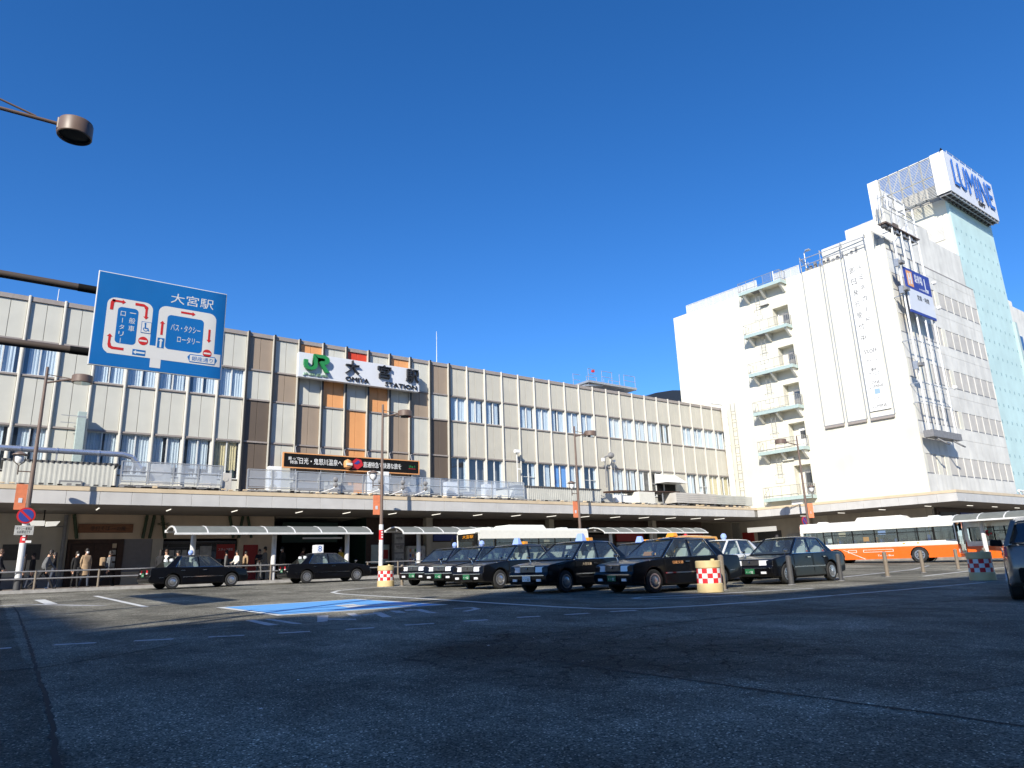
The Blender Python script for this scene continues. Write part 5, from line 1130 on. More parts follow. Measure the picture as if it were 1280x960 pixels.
def bus(label, paint_low, L, front_detail=True, group='buses on the square', script=True):
    """x forward, right side is -y"""
    root = thing('bus', label, 'bus', group=group)
    hw, H, z0, zw0, zw1 = 1.2, 2.72, .26, 1.28, 2.12
    fx, rx = L / 2, -L / 2; wf, wr = fx - 2.15, rx + 2.2
    for side in (-1, 1):
        def sidebox(name, x0, x1, za, zb, m, t=.06, out=0.0): return part(name, MB().box(x0, x1, min(side * (hw + out), side * (hw - t)), max(side * (hw + out), side * (hw - t)), za, zb, m), root)
        # lower skirt with wheel arches, in two colours
        zc = 1.0 if paint_low != 'bus_white' else .6
        ol = [(rx + .05, z0), (rx + .05, zc), (fx - .05, zc), (fx - .05, z0)] + arch(wf, .44, .52, z0) + arch(wr, .44, .52, z0)
        part('skirt', MB().prism(ol, 'y', side * (hw - .06), side * hw, paint_low), root)
        sidebox('waist_band', rx + .05, fx - .05, zc, zw0, 'bus_white', .06, .001)
        sidebox('upper_band', rx + .05, fx - .05, zw1, H - .12, 'bus_white', .06, .001)
        sidebox('stripe', rx + .3, fx - .05, zc + .03, zc + .075, 'concrete_panel' if paint_low == 'bus_orange' else 'sign_red', .0, .006)
        edges = [rx + .05, rx + .28, rx + 1.5, rx + 2.05, rx + 3.35, rx + 4.7, rx + 6.05, rx + 7.2, fx - 1.25, fx - .12]
        if L < 9: edges = [rx + .05, rx + .28, rx + 1.5, rx + 2.8, rx + 4.1, rx + 5.4, fx - 1.25, fx - .12]
        for i, x in enumerate(edges):
            w = .13 if i in (0, len(edges) - 2) else .06
            sidebox('window_post', x, x + w, zw0, zw1, 'black' if i else 'bus_white', .05, .002)
        for i in range(1, len(edges) - 1):
            xa, xb = edges[i] + .07, edges[i + 1]
            yq = side * (hw - .02); pn = part('side_window', MB().quad([(xa, yq, zw0 + .02), (xb, yq, zw0 + .02), (xb, yq, zw1 - .02), (xa, yq, zw1 - .02)], 'glass_bus'), root)
            if 2 <= i < len(edges) - 2: part('transom', MB().box(xa, xb, side * (hw - .04), side * (hw - .005), zw0 + .56, zw0 + .6, 'black'), pn)
        for q in range(4):
            xc = edges[2 + q % (len(edges) - 4)] + .25 + .2 * (q % 3); part('bright_bit', MB().box(xc, xc + .35 + .1 * (q % 2), side * (hw - .05) - .004, side * (hw - .05) + .004, zw0 + (.5 if q % 2 else .12), zw0 + (.75 if q % 2 else .4), ['white', 'cap', 'amber', 'blue_lamp'][q]), root)  # coloured plates stand in for the sunlit view seen through the windows
        b = MB()
        if paint_low == 'bus_orange':
            for p in ([(-2.0, .9), (-1.96, .9), (-.65, .28), (-.72, .28)],): b.quad([(x, side * (hw + .004), z) for x, z in p], 'white')
            for xa, xb in ((-1.7, -1.15), (-.75, 1.05)):
                for za, zb, xs, xe in ((.84, .86, xa, xb), (.70, .72, xa, xb), (.70, .86, xa, xa + .03), (.70, .86, xb - .03, xb)): b.quad([(xs, side * (hw + .0035), za), (xe, side * (hw + .0035), za), (xe, side * (hw + .0035), zb), (xs, side * (hw + .0035), zb)], 'white')
            part('line_decal', b, root)
            if script: text('Tokyo Bus', 'white', root, (.55, side * (hw + .002), .46), (-side, 0, 0), Z_, w=.95, h=.13, depth=.003)
        for x in (fx - 3.0, fx - 2.2): sidebox('side_lamp', x, x + .14, zw0 - .14, zw0 - .07, 'amber', 0, .02)
    b = MB(); pr = [(-hw, H - .14), (-hw + .03, H - .05), (-hw + .12, H), (hw - .12, H), (hw - .03, H - .05), (hw, H - .14)]
    b.prism([(y, z) for y, z in pr], 'x', rx + .02, fx - .04, 'bus_white'); part('roof', b, root, bevel=.03)
    part('roof_unit', MB().hexa([(.2 - 1.7, -.85, H), (2.6 - 1.0, -.85, H), (2.6 - 1.0, .85, H), (.2 - 1.7, .85, H)], [(-1.35, -.75, H + .24), (1.35, -.75, H + .24), (1.35, .75, H + .24), (-1.35, .75, H + .24)], 'bus_white'), root, (.4, 0, 0), bevel=.04)
    part('roof_vent', MB().hexa([(rx + .9, -.35, H), (rx + 1.6, -.35, H), (rx + 1.6, .35, H), (rx + .9, .35, H)], [(rx + 1.0, -.28, H + .12), (rx + 1.5, -.28, H + .12), (rx + 1.5, .28, H + .12), (rx + 1.0, .28, H + .12)], 'bus_white'), root, bevel=.02)
    part('roof_vent', MB().box(fx - 1.5, fx - .9, -.35, .35, H, H + .1, 'bus_white'), root, bevel=.02)
    part('floor', MB().box(rx + .1, fx - .1, -hw + .07, hw - .07, .3, .42, 'dark_grey').box(rx + .1, rx + 1.4, -hw + .08, hw - .08, .42, 1.2, 'dark_grey'), root)
    # ends
    part('front_panel', MB().box(fx - .06, fx, -hw, hw, z0, 1.0, paint_low).box(fx - .06, fx, -hw, hw, 2.45, H - .14, 'bus_white').box(fx - .06, fx, -hw, -hw + .08, 1.0, 2.45, 'bus_white').box(fx - .06, fx, hw - .08, hw, 1.0, 2.45, 'bus_white'), root, bevel=.02)
    part('windscreen', MB().quad([(fx - .03, -hw + .08, 1.0), (fx - .03, hw - .08, 1.0), (fx - .03, hw - .08, 2.12), (fx - .03, -hw + .08, 2.12)], 'glass_bus'), root)
    ds = part('destination_board', MB().box(fx - .05, fx - .012, -hw + .08, hw - .08, 2.12, 2.45, 'black'), root); text('大宮駅', 'amber', ds, (fx - .012, 0, 2.28), (0, 1, 0), Z_, w=1.2, h=.2, depth=.003)
    for s in (-1, 1):
        part('headlight', MB().box(fx - .02, fx + .02, s * .85 - .2, s * .85 + .2, .5, .72, 'lamp_glass'), root, bevel=.01)
        b = MB(); b.path([(fx, s * 1.1, 2.5), (fx + .25, s * 1.25, 2.45), (fx + .28, s * 1.27, 2.2)], .02, 'black', 5); b.box(fx + .22, fx + .34, s * 1.27 - .1, s * 1.27 + .1, 1.8, 2.2, 'black'); part('mirror', b, root)
        part('tail_light', MB().box(rx - .02, rx + .02, s * 1.02 - .09, s * 1.02 + .09, .6, 1.0, 'tail_red'), root)
    part('bumper', MB().box(fx - .1, fx + .06, -hw, hw, z0 - .02, .46, paint_low), root, bevel=.03)
    part('wiper', MB().path([(fx + .0, -.7, 1.02), (fx + .0, -.1, 1.5)], .012, 'black', 4).path([(fx + .0, .1, 1.02), (fx + .0, .7, 1.5)], .012, 'black', 4), root)
    part('rear_panel', MB().box(rx, rx + .06, -hw, hw, z0, 1.25, paint_low).box(rx, rx + .06, -hw, hw, 1.25, 1.4, 'bus_white').box(rx, rx + .06, -hw, hw, 2.1, H - .14, 'bus_white').box(rx, rx + .06, -hw, -hw + .3, 1.4, 2.1, 'bus_white').box(rx, rx + .06, hw - .3, hw, 1.4, 2.1, 'bus_white'), root, bevel=.02)
    part('rear_window', MB().quad([(rx + .03, -hw + .3, 1.4), (rx + .03, hw - .3, 1.4), (rx + .03, hw - .3, 2.1), (rx + .03, -hw + .3, 2.1)], 'glass_bus'), root)
    for x in [rx + 1.6 + .85 * i for i in range(int((L - 4) / .85))]:
        for y in (-.8, .8): part('seat', MB().box(x, x + .1, y - .3, y + .3, .9, 1.5, 'seat_blue').box(x + .1, x + .45, y - .3, y + .3, .85, .95, 'seat_blue'), root)
    b = MB()
    for x in (wf + .6, 0, wr): 
        for y in (-.45, .45): b.tube((x, y, .42), (x, y, 2.5), .02, 'amber', n=6)
    part('grab_pole', b, root)
    t, rm = cached('buswheel', lambda: wheel_mesh(.45, .26, 'alloy'))
    for x in (wf, wr):
        for y in (-hw + .14, hw - .14):
            w = link('wheel', t, root, (x, y, .45), 0 if y < 0 else math.pi); link('rim', rm, w)
        
        for y in (-hw + .22, hw - .22): part('wheel_well', MB().lathe([(.52, -.2), (.52, .2)], 'black', 24, (x, y, .45), 'y'), root)
    part('driver_seat', MB().box(fx - 1.6, fx - 1.45, -.95, -.45, .8, 1.65, 'seat_blue').box(fx - 1.5, fx - 1.0, -.95, -.45, .75, .9, 'seat_blue'), root)
    return root
b1 = bus('orange and white bus with white diagonal line, fully in view before the white store', 'bus_orange', 9.3); b1.location = (47.5, 23.6, gz(47, 23.7)); b1.rotation_euler = (0, 0, R(-78))
b2 = bus('orange and white bus with a red window sticker behind the dark bronze car', 'bus_orange', 9.3); b2.location = (50.1, 14.3, gz(50, 14)); b2.rotation_euler = (0, 0, R(-78))
st_ = MB()
for i in range(14): a = i * 2.4; x, z = -3.55 + .26 * math.cos(a) * (i / 14), 1.72 + .16 * math.sin(a) * (i / 14); st_.quad([(x, -1.216, z - .06), (x + .1, -1.216, z - .02), (x + .08, -1.216, z + .08), (x - .03, -1.216, z + .05)], 'sign_red' if i % 4 else 'green_letter')
part('window_sticker', st_, b2)
b3 = bus('white bus with a red line parked behind the black taxi rank', 'bus_white', 8.6); b3.location = (25.3, 33.2, gz(25, 33)); b3.rotation_euler = (0, 0, R(180)); b3.scale = (.93, .93, .93)

def suv():
    root = thing('car', 'dark bronze car at the edge with red tail light and black door mirror', 'car')
    ol = [(-2.15, .35), (-2.25, .5), (-2.25, .7), (-2.18, 1.02), (-1.6, 1.08), (.9, 1.02), (1.9, .92), (2.2, .7), (2.22, .4), (2.1, .28), (1.8, .25)] + arch(1.33, .36, .42, .25) + [(.85, .24), (-.85, .24)] + arch(-1.33, .36, .42, .25) + [(-1.8, .28)]
    link('body', shell(ol, .9, 'car_bronze', lambda x: 1 - .12 * max(0, (abs(x) - 1.3) / .95) ** 2, lambda z: 1 - .04 * max(0, z - .6), .06, 'body'), root)
    me = wheel_mesh(.36, .23, 'alloy')
    for x, y in ((1.33, -.78), (1.33, .78), (-1.33, -.78), (-1.33, .78)): w = link('wheel', me[0], root, (x, y, .36), 0 if y < 0 else math.pi); link('rim', me[1], w)
    b = MB(); rf = [(.35, 1.5), (-.2, 1.56), (-1.2, 1.56), (-1.75, 1.48)]; vs = []
    for x, z in rf: vs += [(x, -.64, z - .05), (x, -.54, z + .01), (x, 0, z + .05), (x, .54, z + .01), (x, .64, z - .05)]
    b.add(vs, [(5 * i + j, 5 * i + j + 1, 5 * i + j + 6, 5 * i + j + 5) for i in range(3) for j in range(4)], 'car_bronze', True)
    for s in (-1, 1):
        for x0, x1, w in ((1.15, .35, .1), (-.15, -.2, .1), (-2.0, -1.6, .35)): b.hexa([(x0 - w, s * .86, 1.02), (x0, s * .86, 1.02), (x0, s * .78, 1.02), (x0 - w, s * .78, 1.02)], [(x1 - w, s * .66, 1.5), (x1, s * .66, 1.5), (x1, s * .58, 1.5), (x1 - w, s * .58, 1.5)], 'car_bronze')
    part('roof', b, root)
    for s in (-1, 1):
        for q in ([(1.05, 1.04), (.3, 1.48), (-.2, 1.49), (-.17, 1.04)], [(-.26, 1.04), (-.3, 1.49), (-1.6, 1.47), (-2.0, 1.06)]): part('side_window', MB().quad([(x, s * (.845 - (z - 1.04) * .42), z) for x, z in q], 'glass_dark'), root)
        part('tail_light', MB().hexa([(-2.2, s * .5, .82), (-2.1, s * .5, .82), (-1.75, s * .87, .84), (-2.0, s * .87, .82)], [(-2.2, s * .5, 1.02), (-2.1, s * .5, 1.02), (-1.68, s * .87, 1.0), (-1.95, s * .86, 1.02)], 'tail_red'), root, bevel=.015)
        part('door_mirror', MB().hexa([(.75, s * .86, 1.02), (.95, s * .86, 1.02), (.95, s * 1.1, 1.04), (.78, s * 1.1, 1.04)], [(.75, s * .86, 1.17), (.92, s * .86, 1.17), (.92, s * 1.08, 1.18), (.78, s * 1.08, 1.18)], 'black'), root, bevel=.03)
        part('door_handle', MB().box(-.6, -.4, s * .885 - .015, s * .885 + .015, .9, .94, 'chrome'), root)
    part('windscreen', MB().quad([(1.15, -.78, 1.03), (1.15, .78, 1.03), (.36, .6, 1.48), (.36, -.6, 1.48)], 'glass_dark'), root)
    part('rear_window', MB().quad([(-2.12, .74, 1.08), (-2.12, -.74, 1.08), (-1.76, -.56, 1.45), (-1.76, .56, 1.45)], 'glass_dark'), root)
    part('bumper', MB().box(-2.3, -2.1, -.7, .7, .35, .62, 'black'), root, bevel=.04)
    return root
o = suv(); o.location = (17.0, 5.05, gz(17, 5)); o.rotation_euler = (0, 0, R(19.3)); o.scale = (.95, .95, .95)

# ---------------------------------------------------------------- drums, posts, bollards, guard rails
def drum(label, x, y, s, rot):
    t = thing('traffic_drum', label, 'traffic drum', (x, y, gz(x, y)), rot, 'checkered cushion drums'); t.scale = (s, s, s)
    part('barrel', MB().lathe([(0, 0), (.335, 0), (.335, .2), (.325, .215), (.315, .22), (.305, .60), (.315, .61), (.325, .62), (.325, .78), (.30, .80), (0, .80)], 'drum_cream', 32), t)
    part('lid_cap', MB().lathe([(.05, .8), (.05, .84), (0, .845)], 'drum_cream', 12, (.08, -.1, 0)), t)
    for r in range(3):
        for i in range(14):
            b = MB(); n = 3; vs = []
            for j in range(n + 1):
                a = 2 * math.pi * (i + j / n) / 14
                rr = .315 - .004 * r
                for dz_ in (0, .122): vs.append(((rr + .003) * math.cos(a), (rr + .003) * math.sin(a), .228 + .124 * r + dz_))
            b.add(vs, [(2 * j, 2 * j + 2, 2 * j + 3, 2 * j + 1) for j in range(n)], 'drum_red' if (r + i) % 2 else 'drum_white'); part('check_sticker', b, t)
    return t
drum('checkered red and white drum beside the black taxi with orange lettering', 14.95, 11.9, .97, .1)
drum('checkered drum in shade near the dark car and the orange buses', 23.5, 8.85, 1.0, .25)
drum('small checkered drum at the foot of a brown lamp post by the rank', 12.43, 25.25, .97, .35)
def post(label, x, y, h, m, r=.075, lean=(0, 0), cap=None, group=None, cat='post'):
    t = thing('post' if cat == 'post' else 'bollard', label, cat, (x, y, gz(x, y)), 0, group)
    part('shaft', MB().tube((0, 0, 0), (lean[0], lean[1], h), r, m, n=12), t); part('cap', MB().lathe([(r, h), (r * 1.02, h + .01), (r * .6, h + .05), (0, h + .06)], cap or m, 12, (lean[0], lean[1], 0)), t)
    part('base_plate', MB().lathe([(0, .02), (r * 1.5, .02), (r * 1.5, 0)], 'mid_grey', 12), t); return t
post('brown post standing right behind the nearer checkered drum', 15.75, 12.1, .85, 'bollard')
post('thin brown post right of the small checkered drum', 13.0, 25.0, .74, 'bollard', .06)
post('dark post in front of the front wheel of the right-hand black taxi', 18.95, 12.15, .78, 'dark_grey', .08)
post('dark post beside the rear wheel of the right-hand black taxi', 21.85, 12.25, .78, 'dark_grey', .07)
GB = 'brown bollards along the bus lane'
post('brown bollard in front of the middle of the orange bus side', 25.25, 12.45, .80, 'bollard', .07, cat='bollard', group=GB)
post('brown bollard in front of the front wheel of the orange bus', 29.3, 13.05, .80, 'bollard', .07, cat='bollard', group=GB)
post('brown bollard under the front corner of the orange bus beside the shaded drum', 33.3, 13.4, .80, 'bollard', .07, cat='bollard', group=GB)
post('far brown bollard behind the shaded checkered drum', 37.6, 13.9, .80, 'bollard', .07, cat='bollard', group=GB)
def guard_rail(label, x0, x1, y, n):
    t = thing('guard_rail', label, 'guard rail', (x0, y, WALK)); L = x1 - x0
    for i in range(n + 1): part('post', MB().tube((L * i / n, 0, 0), (L * i / n, 0, .78), .045, 'bollard', n=10), t)
    for z in (.45, .75): part('rail', MB().tube((-.1, 0, z), (L + .1, 0, z), .032, 'mid_grey', n=8), t)
    return t
guard_rail('steel guard rail along the kerb in front of the left shop wall', -3, 6.4, 36.75, 4)
guard_rail('steel guard rail beside the first bus shelter columns', 9.4, 14.2, 37.2, 2)
guard_rail('steel guard rail behind the small checkered drum and the second shelter', 17.0, 22.6, 36.8, 3)

# ---------------------------------------------------------------- bus shelters
def shelter(label, x0, x1, y, cols, zt=3.15, rot=0.0, loc=None, base=None):
    t = thing('bus_shelter', label, 'bus shelter', loc or (x0, y, 0), rot, 'curved roof bus shelters'); L = x1 - x0
    base = WALK if base is None else base
    prof = [(-1.15, zt - .16), (-.95, zt + .0), (-.5, zt + .18), (0, zt + .25), (.6, zt + .22), (1.15, zt + .1)]
    n = max(3, round(L / 1.35)); w = L / n
    def roofpanel():
        b = MB(); vs = []
        for x in (.03, w - .03):
            for q in prof: vs.append((x, q[0], q[1]))
            for q in prof[::-1]: vs.append((x, q[0], q[1] - .02))
        k = 2 * len(prof); b.add(vs, [tuple(range(k))[::-1], tuple(range(k, 2 * k))] + [(i, (i + 1) % k, k + (i + 1) % k, k + i) for i in range(k)], 'shelter_roof'); return b.mesh('roof_panel')
    rp_ = cached(('srp', round(w, 3), zt), roofpanel)
    for i in range(n): link('roof_panel', rp_, t, (i * w, 0, 0))
    def rib():
        b = MB()
        for a, c in zip(prof, prof[1:]): b.hexa([(-.03, a[0], a[1] - .05), (.03, a[0], a[1] - .05), (.03, c[0], c[1] - .05), (-.03, c[0], c[1] - .05)], [(-.03, a[0], a[1] + .015), (.03, a[0], a[1] + .015), (.03, c[0], c[1] + .015), (-.03, c[0], c[1] + .015)], 'pole_white')
        return b.mesh('roof_rib')
    rm_ = cached(('rib', zt), rib)
    for i in range(n + 1): link('roof_rib', rm_, t, (i * w, 0, 0))
    part('front_gutter', MB().box(-.08, L + .08, -1.22, -1.14, zt - .24, zt - .14, 'pole_white'), t, bevel=.02)
    part('rear_gutter', MB().box(-.08, L + .08, 1.13, 1.22, zt - .02, zt + .12, 'white_gloss'), t, bevel=.02)
    part('soffit_beam', MB().box(.1, L - .1, -.1, .1, zt - .02, zt + .1, 'mid_grey'), t)
    for c in cols:
        cb = part('column', MB().tube((c - x0, -.15, base), (c - x0, -.15, zt - .05), .125, 'pole_white', n=16), t)
        part('arm', MB().hexa([(c - x0 - .06, -1.15, zt - .24), (c - x0 + .06, -1.15, zt - .24), (c - x0 + .06, .95, zt - .0), (c - x0 - .06, .95, zt - .0)], [(c - x0 - .06, -1.15, zt - .17), (c - x0 + .06, -1.15, zt - .17), (c - x0 + .06, .95, zt + .08), (c - x0 - .06, .95, zt + .08)], 'mid_grey'), cb)
    return t
s1 = shelter('curved bus shelter above the black taxi with the numbered roof box', 7.0, 17.0, 37.5, (8.0, 11.95, 16.0))
part('lamp_strip', MB().box(6.4, 8.6, -.4, -.3, 2.72, 2.8, 'white'), s1)
shelter('curved bus shelter behind the white bus', 19.0, 29.6, 37.5, (20.5, 24.7, 28.6))
shelter('curved bus shelter behind the yellow wagon taxi', 34.8, 46.0, 37.5, (36.3, 40.6, 44.6))
shelter('curved bus shelter roof beside the orange buses, running towards the viewer', 0, 12, 0, (1.2, 6, 10.6), 2.78, R(-87), (47.0, 18.4, 0), gz(47, 18))

# ---------------------------------------------------------------- lamp posts
def lamp_post(label, x, y, base, arm_dir, lantern_dir, sign=False, stickers=False, lean=0.0, flag=True, flag_dir=None):
    t = thing('lamp_post', label, 'lamp post', (x, y, base), 0, 'brown lamp posts on the square')
    H = 9.75
    part('pole', MB().tube((0, 0, 0), (0, 0, 5.0), .11, 'brown_metal', .09, n=14).tube((0, 0, 5.0), (0, 0, H), .088, 'brown_metal', .06, n=14).lathe([(.065, H), (.05, H + .05), (0, H + .06)], 'brown_metal', 12).tube((0, 0, 0), (0, 0, .5), .13, 'dark_grey', n=14), t)
    a = Vector((arm_dir[0], arm_dir[1], 0)).normalized(); e = a * 1.0
    b = MB(); b.tube((0, 0, H - .7), (e.x, e.y, H - .42), .045, 'brown_metal', n=8); b.tube((0, 0, H - .3), (e.x * .9, e.y * .9, H - .40), .02, 'brown_metal', n=6); part('arm', b, t)
    c = a * 1.4
    hd = part('lamp_head', MB().lathe([(0, H - .22), (.40, H - .22), (.43, H - .26), (.43, H - .56), (.40, H - .58), (0, H - .52)], 'brown_metal', 24, (c.x, c.y, 0)), t)
    part('lens', MB().lathe([(0, H - .555), (.36, H - .575), (.36, H - .585), (0, H - .585)], 'glass_dark', 20, (c.x, c.y, 0)), hd)
    l = Vector((lantern_dir[0], lantern_dir[1], 0)).normalized() * .55; zl = 5.0
    b = MB(); b.tube((0, 0, zl), (l.x, l.y, zl), .025, 'brown_metal', n=6); b.tube((l.x, l.y, zl - .15), (l.x, l.y, zl + .28), .03, 'brown_dark', n=6)
    pr = Vector((-l.y, l.x, 0)).normalized()
    for s in (-1, 1): b.path([(l.x, l.y, zl + .24), (l.x + s * .2 * l.normalized().x, l.y + s * .2 * l.normalized().y, zl + .42), (l.x + s * .22 * l.normalized().x, l.y + s * .22 * l.normalized().y, zl + .72)], .02, 'brown_dark', 5)
    part('lantern_bracket', b, t)
    ln = part('lantern_globe', MB().lathe([(0, .32), (.1, .34), (.17, .45), (.18, .6), (.15, .7), (0, .72)], 'white_gloss', 16, (l.x, l.y, zl)), t)
    part('lantern_cap', MB().lathe([(.30, .70), (.29, .735), (.12, .83), (.03, .86), (0, .88)], 'brown_metal', 18, (l.x, l.y, zl)), t)
    if flag:
        f = Vector(flag_dir or lantern_dir + (0,)).normalized() * .52
        b = MB(); b.hexa([(f.x * .2, f.y * .2 - .012, 3.35), (f.x, f.y - .012, 3.35), (f.x, f.y + .012, 3.35), (f.x * .2, f.y * .2 + .012, 3.35)], [(f.x * .2, f.y * .2 - .012, 4.45), (f.x, f.y - .012, 4.45), (f.x, f.y + .012, 4.45), (f.x * .2, f.y * .2 + .012, 4.45)], 'orange_flag')
        fo = part('flag', b, t); part('flag_rod', MB().tube((0, 0, 4.48), (f.x * 1.05, f.y * 1.05, 4.48), .018, 'brown_dark', n=6), t)
        b = MB(); m_ = f * .6; b.box(m_.x - .07, m_.x + .07, m_.y - .02, m_.y - .013, 3.65, 3.85, 'sign_white'); part('flag_motif', b, fo)
    if stickers:
        for z0, z1, m in ((0.5, 1.95, 'pole_white'), (1.95, 2.5, 'drum_red'), (2.5, 2.8, 'pole_white')): part('wrap', MB().tube((0, 0, z0), (0, 0, z1), .125, m, n=14, caps=True), t)
        for i in range(3): part('wrap_mark', MB().box(-.05, .05, -.13, -.118, 2.05 + .15 * i, 2.14 + .15 * i, 'white'), t)
    if sign:
        s_ = part('no_parking_disc', MB().tube((sign, -.16, 3.1), (sign, -.13, 3.1), .34, 'sign_red', n=28), t)
        part('disc_centre', MB().tube((sign, -.17, 3.1), (sign, -.161, 3.1), .27, 'sign_navy', n=28), s_)
        b = MB(); b.hexa([(sign - .22, -.176, 3.26), (sign - .16, -.176, 3.32), (sign - .16, -.171, 3.32), (sign - .22, -.171, 3.26)], [(sign + .16, -.176, 2.88), (sign + .22, -.176, 2.94), (sign + .22, -.171, 2.94), (sign + .16, -.171, 2.88)], 'sign_red'); part('disc_bar', b, s_)
        p_ = part('sub_plate', MB().box(sign - .34, sign + .34, -.15, -.13, 2.28, 2.68, 'poster'), t); text('タクシー乗車は\n右折禁止です', 'black_text', p_, (sign, -.15, 2.48), X, Z_, w=.56, h=.26, depth=.004)
        part('clip', MB().box(.08, .28, -.15, -.05, 1.95, 2.05, 'white'), t)
    return t
lamp_post('brown lamp post with no-parking disc in front of the corrugated shed', 1.1, 36.9, WALK, (1, -.1), (-1, -.1), sign=-.03, stickers=True)
lamp_post('brown lamp post rising behind the small checkered drum', 17.75, 36.7, WALK, (1, -.1), (-1, 0), stickers=True)
lamp_post('brown lamp post rising behind the white bus and rank taxis', 32.7, 36.6, WALK, (1, -.1), (-1, 0))
lp = lamp_post('brown lamp post with small no-parking disc behind the rear of the orange bus', 50.9, 30.5, gz(51, 30.5), (-.75, .4), (.3, -.5), sign=-.75, flag_dir=(.75, -.5, 0))
# left, reaching in from outside the frame: street lamp and direction sign
t = thing('street_lamp', 'brown drum shaped street lamp head reaching in against the sky', 'street lamp', (-1.9, 10.3, gz(-2, 10)))
part('pole', MB().tube((0, 0, 0), (0, 0, 7.5), .12, 'brown_metal', .08, n=14), t)
b = MB(); b.tube((0, 0, 6.9), (1.98, 0, 6.94), .025, 'brown_metal', n=10); b.tube((0, 0, 7.36), (1.68, 0, 6.96), .014, 'brown_metal', n=8); part('arm', b, t)
hd = part('lamp_head', MB().lathe([(0, .14), (.17, .14), (.205, .125), (.213, .10), (.213, -.09), (.205, -.10), (.19, -.095), (.18, -.03), (0, -.02)], 'brown_metal', 40, (2.14, 0, 6.9)), t)
part('lens', MB().lathe([(0, -.075), (.1, -.072), (.188, -.06)], 'lens_dark', 32, (2.14, 0, 6.9)), hd)
part('collar', MB().box(1.92, 1.97, -.06, .06, 6.84, 7.02, 'brown_metal'), t, bevel=.015)

og = thing('shadow_panel', 'unseen panel on two posts added to cast the dark quad on the road', 'road sign', (-4.3, 13.8, 0))  # out of view, added for its four-sided shadow on the road
part('panel', MB().box(-.04, .04, 0, 8.4, 6.5, 7.7, 'sign_blue'), og)
for y in (1.2, 7.2): part('post', MB().tube((.12, y, .2), (.12, y, 7.6), .09, 'steel', n=10), og)
gs = thing('direction_sign', 'blue station direction sign on two brown arms at the left', 'road sign', (0, 10.8, 0))
SX0, SX1, SZ0, SZ1 = .767, 2.52, 3.875, 5.277
SWd, SHt = SX1 - SX0, SZ1 - SZ0
part('board', MB().box(SX0, SX1, 0, .03, SZ0, SZ1, 'sign_white'), gs, bevel=.006)
part('face', MB().box(SX0 + .014, SX1 - .014, -.0035, .001, SZ0 + .014, SZ1 - .014, 'sign_blue'), gs)
for z in (5.0, 4.075):
    part('arm', MB().tube((-2.6, .1, z), (SX0 - .02, .1, z), .052, 'brown_dark', n=18), gs); part('dark_end', MB().tube((SX0 - .22, .1, z), (SX1 - .3, .1, z), .056, 'black', n=18), gs)  # black outer tube around each arm end, running on behind the board
part('post', MB().tube((-2.6, .1, gz(-2.6, 10.3)), (-2.6, .1, 5.6), .1, 'brown_dark', n=16), gs)
b = MB()
for z in (5.1, 4.85, 4.2, 3.98): b.box(SX0 + .1, SX1 - .1, .03, .05, z, z + .03, 'steel')
part('back_rail', b, gs)
def sp(u, v): return (SX0 + u * SWd, SZ0 + (1 - v) * SHt)     # sign coordinates: u right, v down, 0..1
LAY = [0]
def flat(name, pts, m, layer):
    b = MB(); y = -.0035 - .0016 * layer; q = [sp(*p) for p in pts]
    me = bpy.data.meshes.new(name); me.from_pydata([(x, y, z) for x, z in q], [], [tuple(range(len(q)))]); me.update()
    bm = bmesh.new(); bm.from_mesh(me); bmesh.ops.triangulate(bm, faces=list(bm.faces)); bm.to_mesh(me); bm.free(); me.materials.append(M[m]); return link(name, me, gs)
def rrect(u0, v0, u1, v1, r, corners=(1, 1, 1, 1)):
    rv = r * SWd / SHt; out = []
    for (cx, cy, a0, on) in ((u0 + r, v0 + rv, 180, corners[0]), (u1 - r, v0 + rv, 270, corners[1]), (u1 - r, v1 - rv, 0, corners[2]), (u0 + r, v1 - rv, 90, corners[3])):
        if not on:
            out.append((u0 if a0 in (180, 90) else u1, v0 if a0 in (180, 270) else v1)); continue
        for i in range(6): a = R(a0 + 18 * i); out.append((cx + r * math.cos(a), cy + rv * math.sin(a)))
    return out
flat('loop_road', rrect(.085, .265, .42, .86, .06, (1, 1, 0, 1)), 'sign_white', 1)
flat('loop_island', rrect(.165, .355, .315, .745, .03), 'sign_blue', 2)
flat('loop_road', rrect(.465, .265, .925, .86, .06, (1, 1, 0, 0)), 'sign_white', 1)
flat('loop_island', rrect(.535, .355, .825, .735, .03), 'sign_blue', 2)
flat('street', [(.12, .72), (.98, .72), (.98, .86), (.12, .86)], 'sign_white', 1.5)
flat('gap', [(.42, .265), (.465, .265), (.465, .72), (.42, .72)], 'sign_blue', 1.2)
flat('stub', [(.435, .85), (.515, .85), (.515, .955), (.435, .955)], 'sign_white', 1)
def arrow(u0, v0, u1, v1, w=.0085, head=.02, m='sign_red', layer=3):
    k = SHt / SWd; d = Vector((u1 - u0, (v1 - v0) * k)); L = d.length; d.normalize(); n = Vector((-d.y, d.x))
    P = lambda a, c: (u0 + d.x * a + n.x * c, v0 + (d.y * a + n.y * c) / k)
    flat('arrow', [P(0, -w), P(L - head * 1.2, -w), P(L - head * 1.2, -head), P(L, 0), P(L - head * 1.2, head), P(L - head * 1.2, w), P(0, w)], m, layer)
arrow(.12, .30, .215, .30); flat('arrow_tail', [(.107, .40), (.107, .32), (.12, .286), (.14, .286), (.14, .314), (.132, .32), (.129, .40)], 'sign_red', 3)
flat('arrow_tail', [(.285, .286), (.35, .286), (.38, .31), (.384, .33), (.36, .34), (.35, .314), (.285, .314)], 'sign_red', 3.05); arrow(.372, .33, .372, .45)
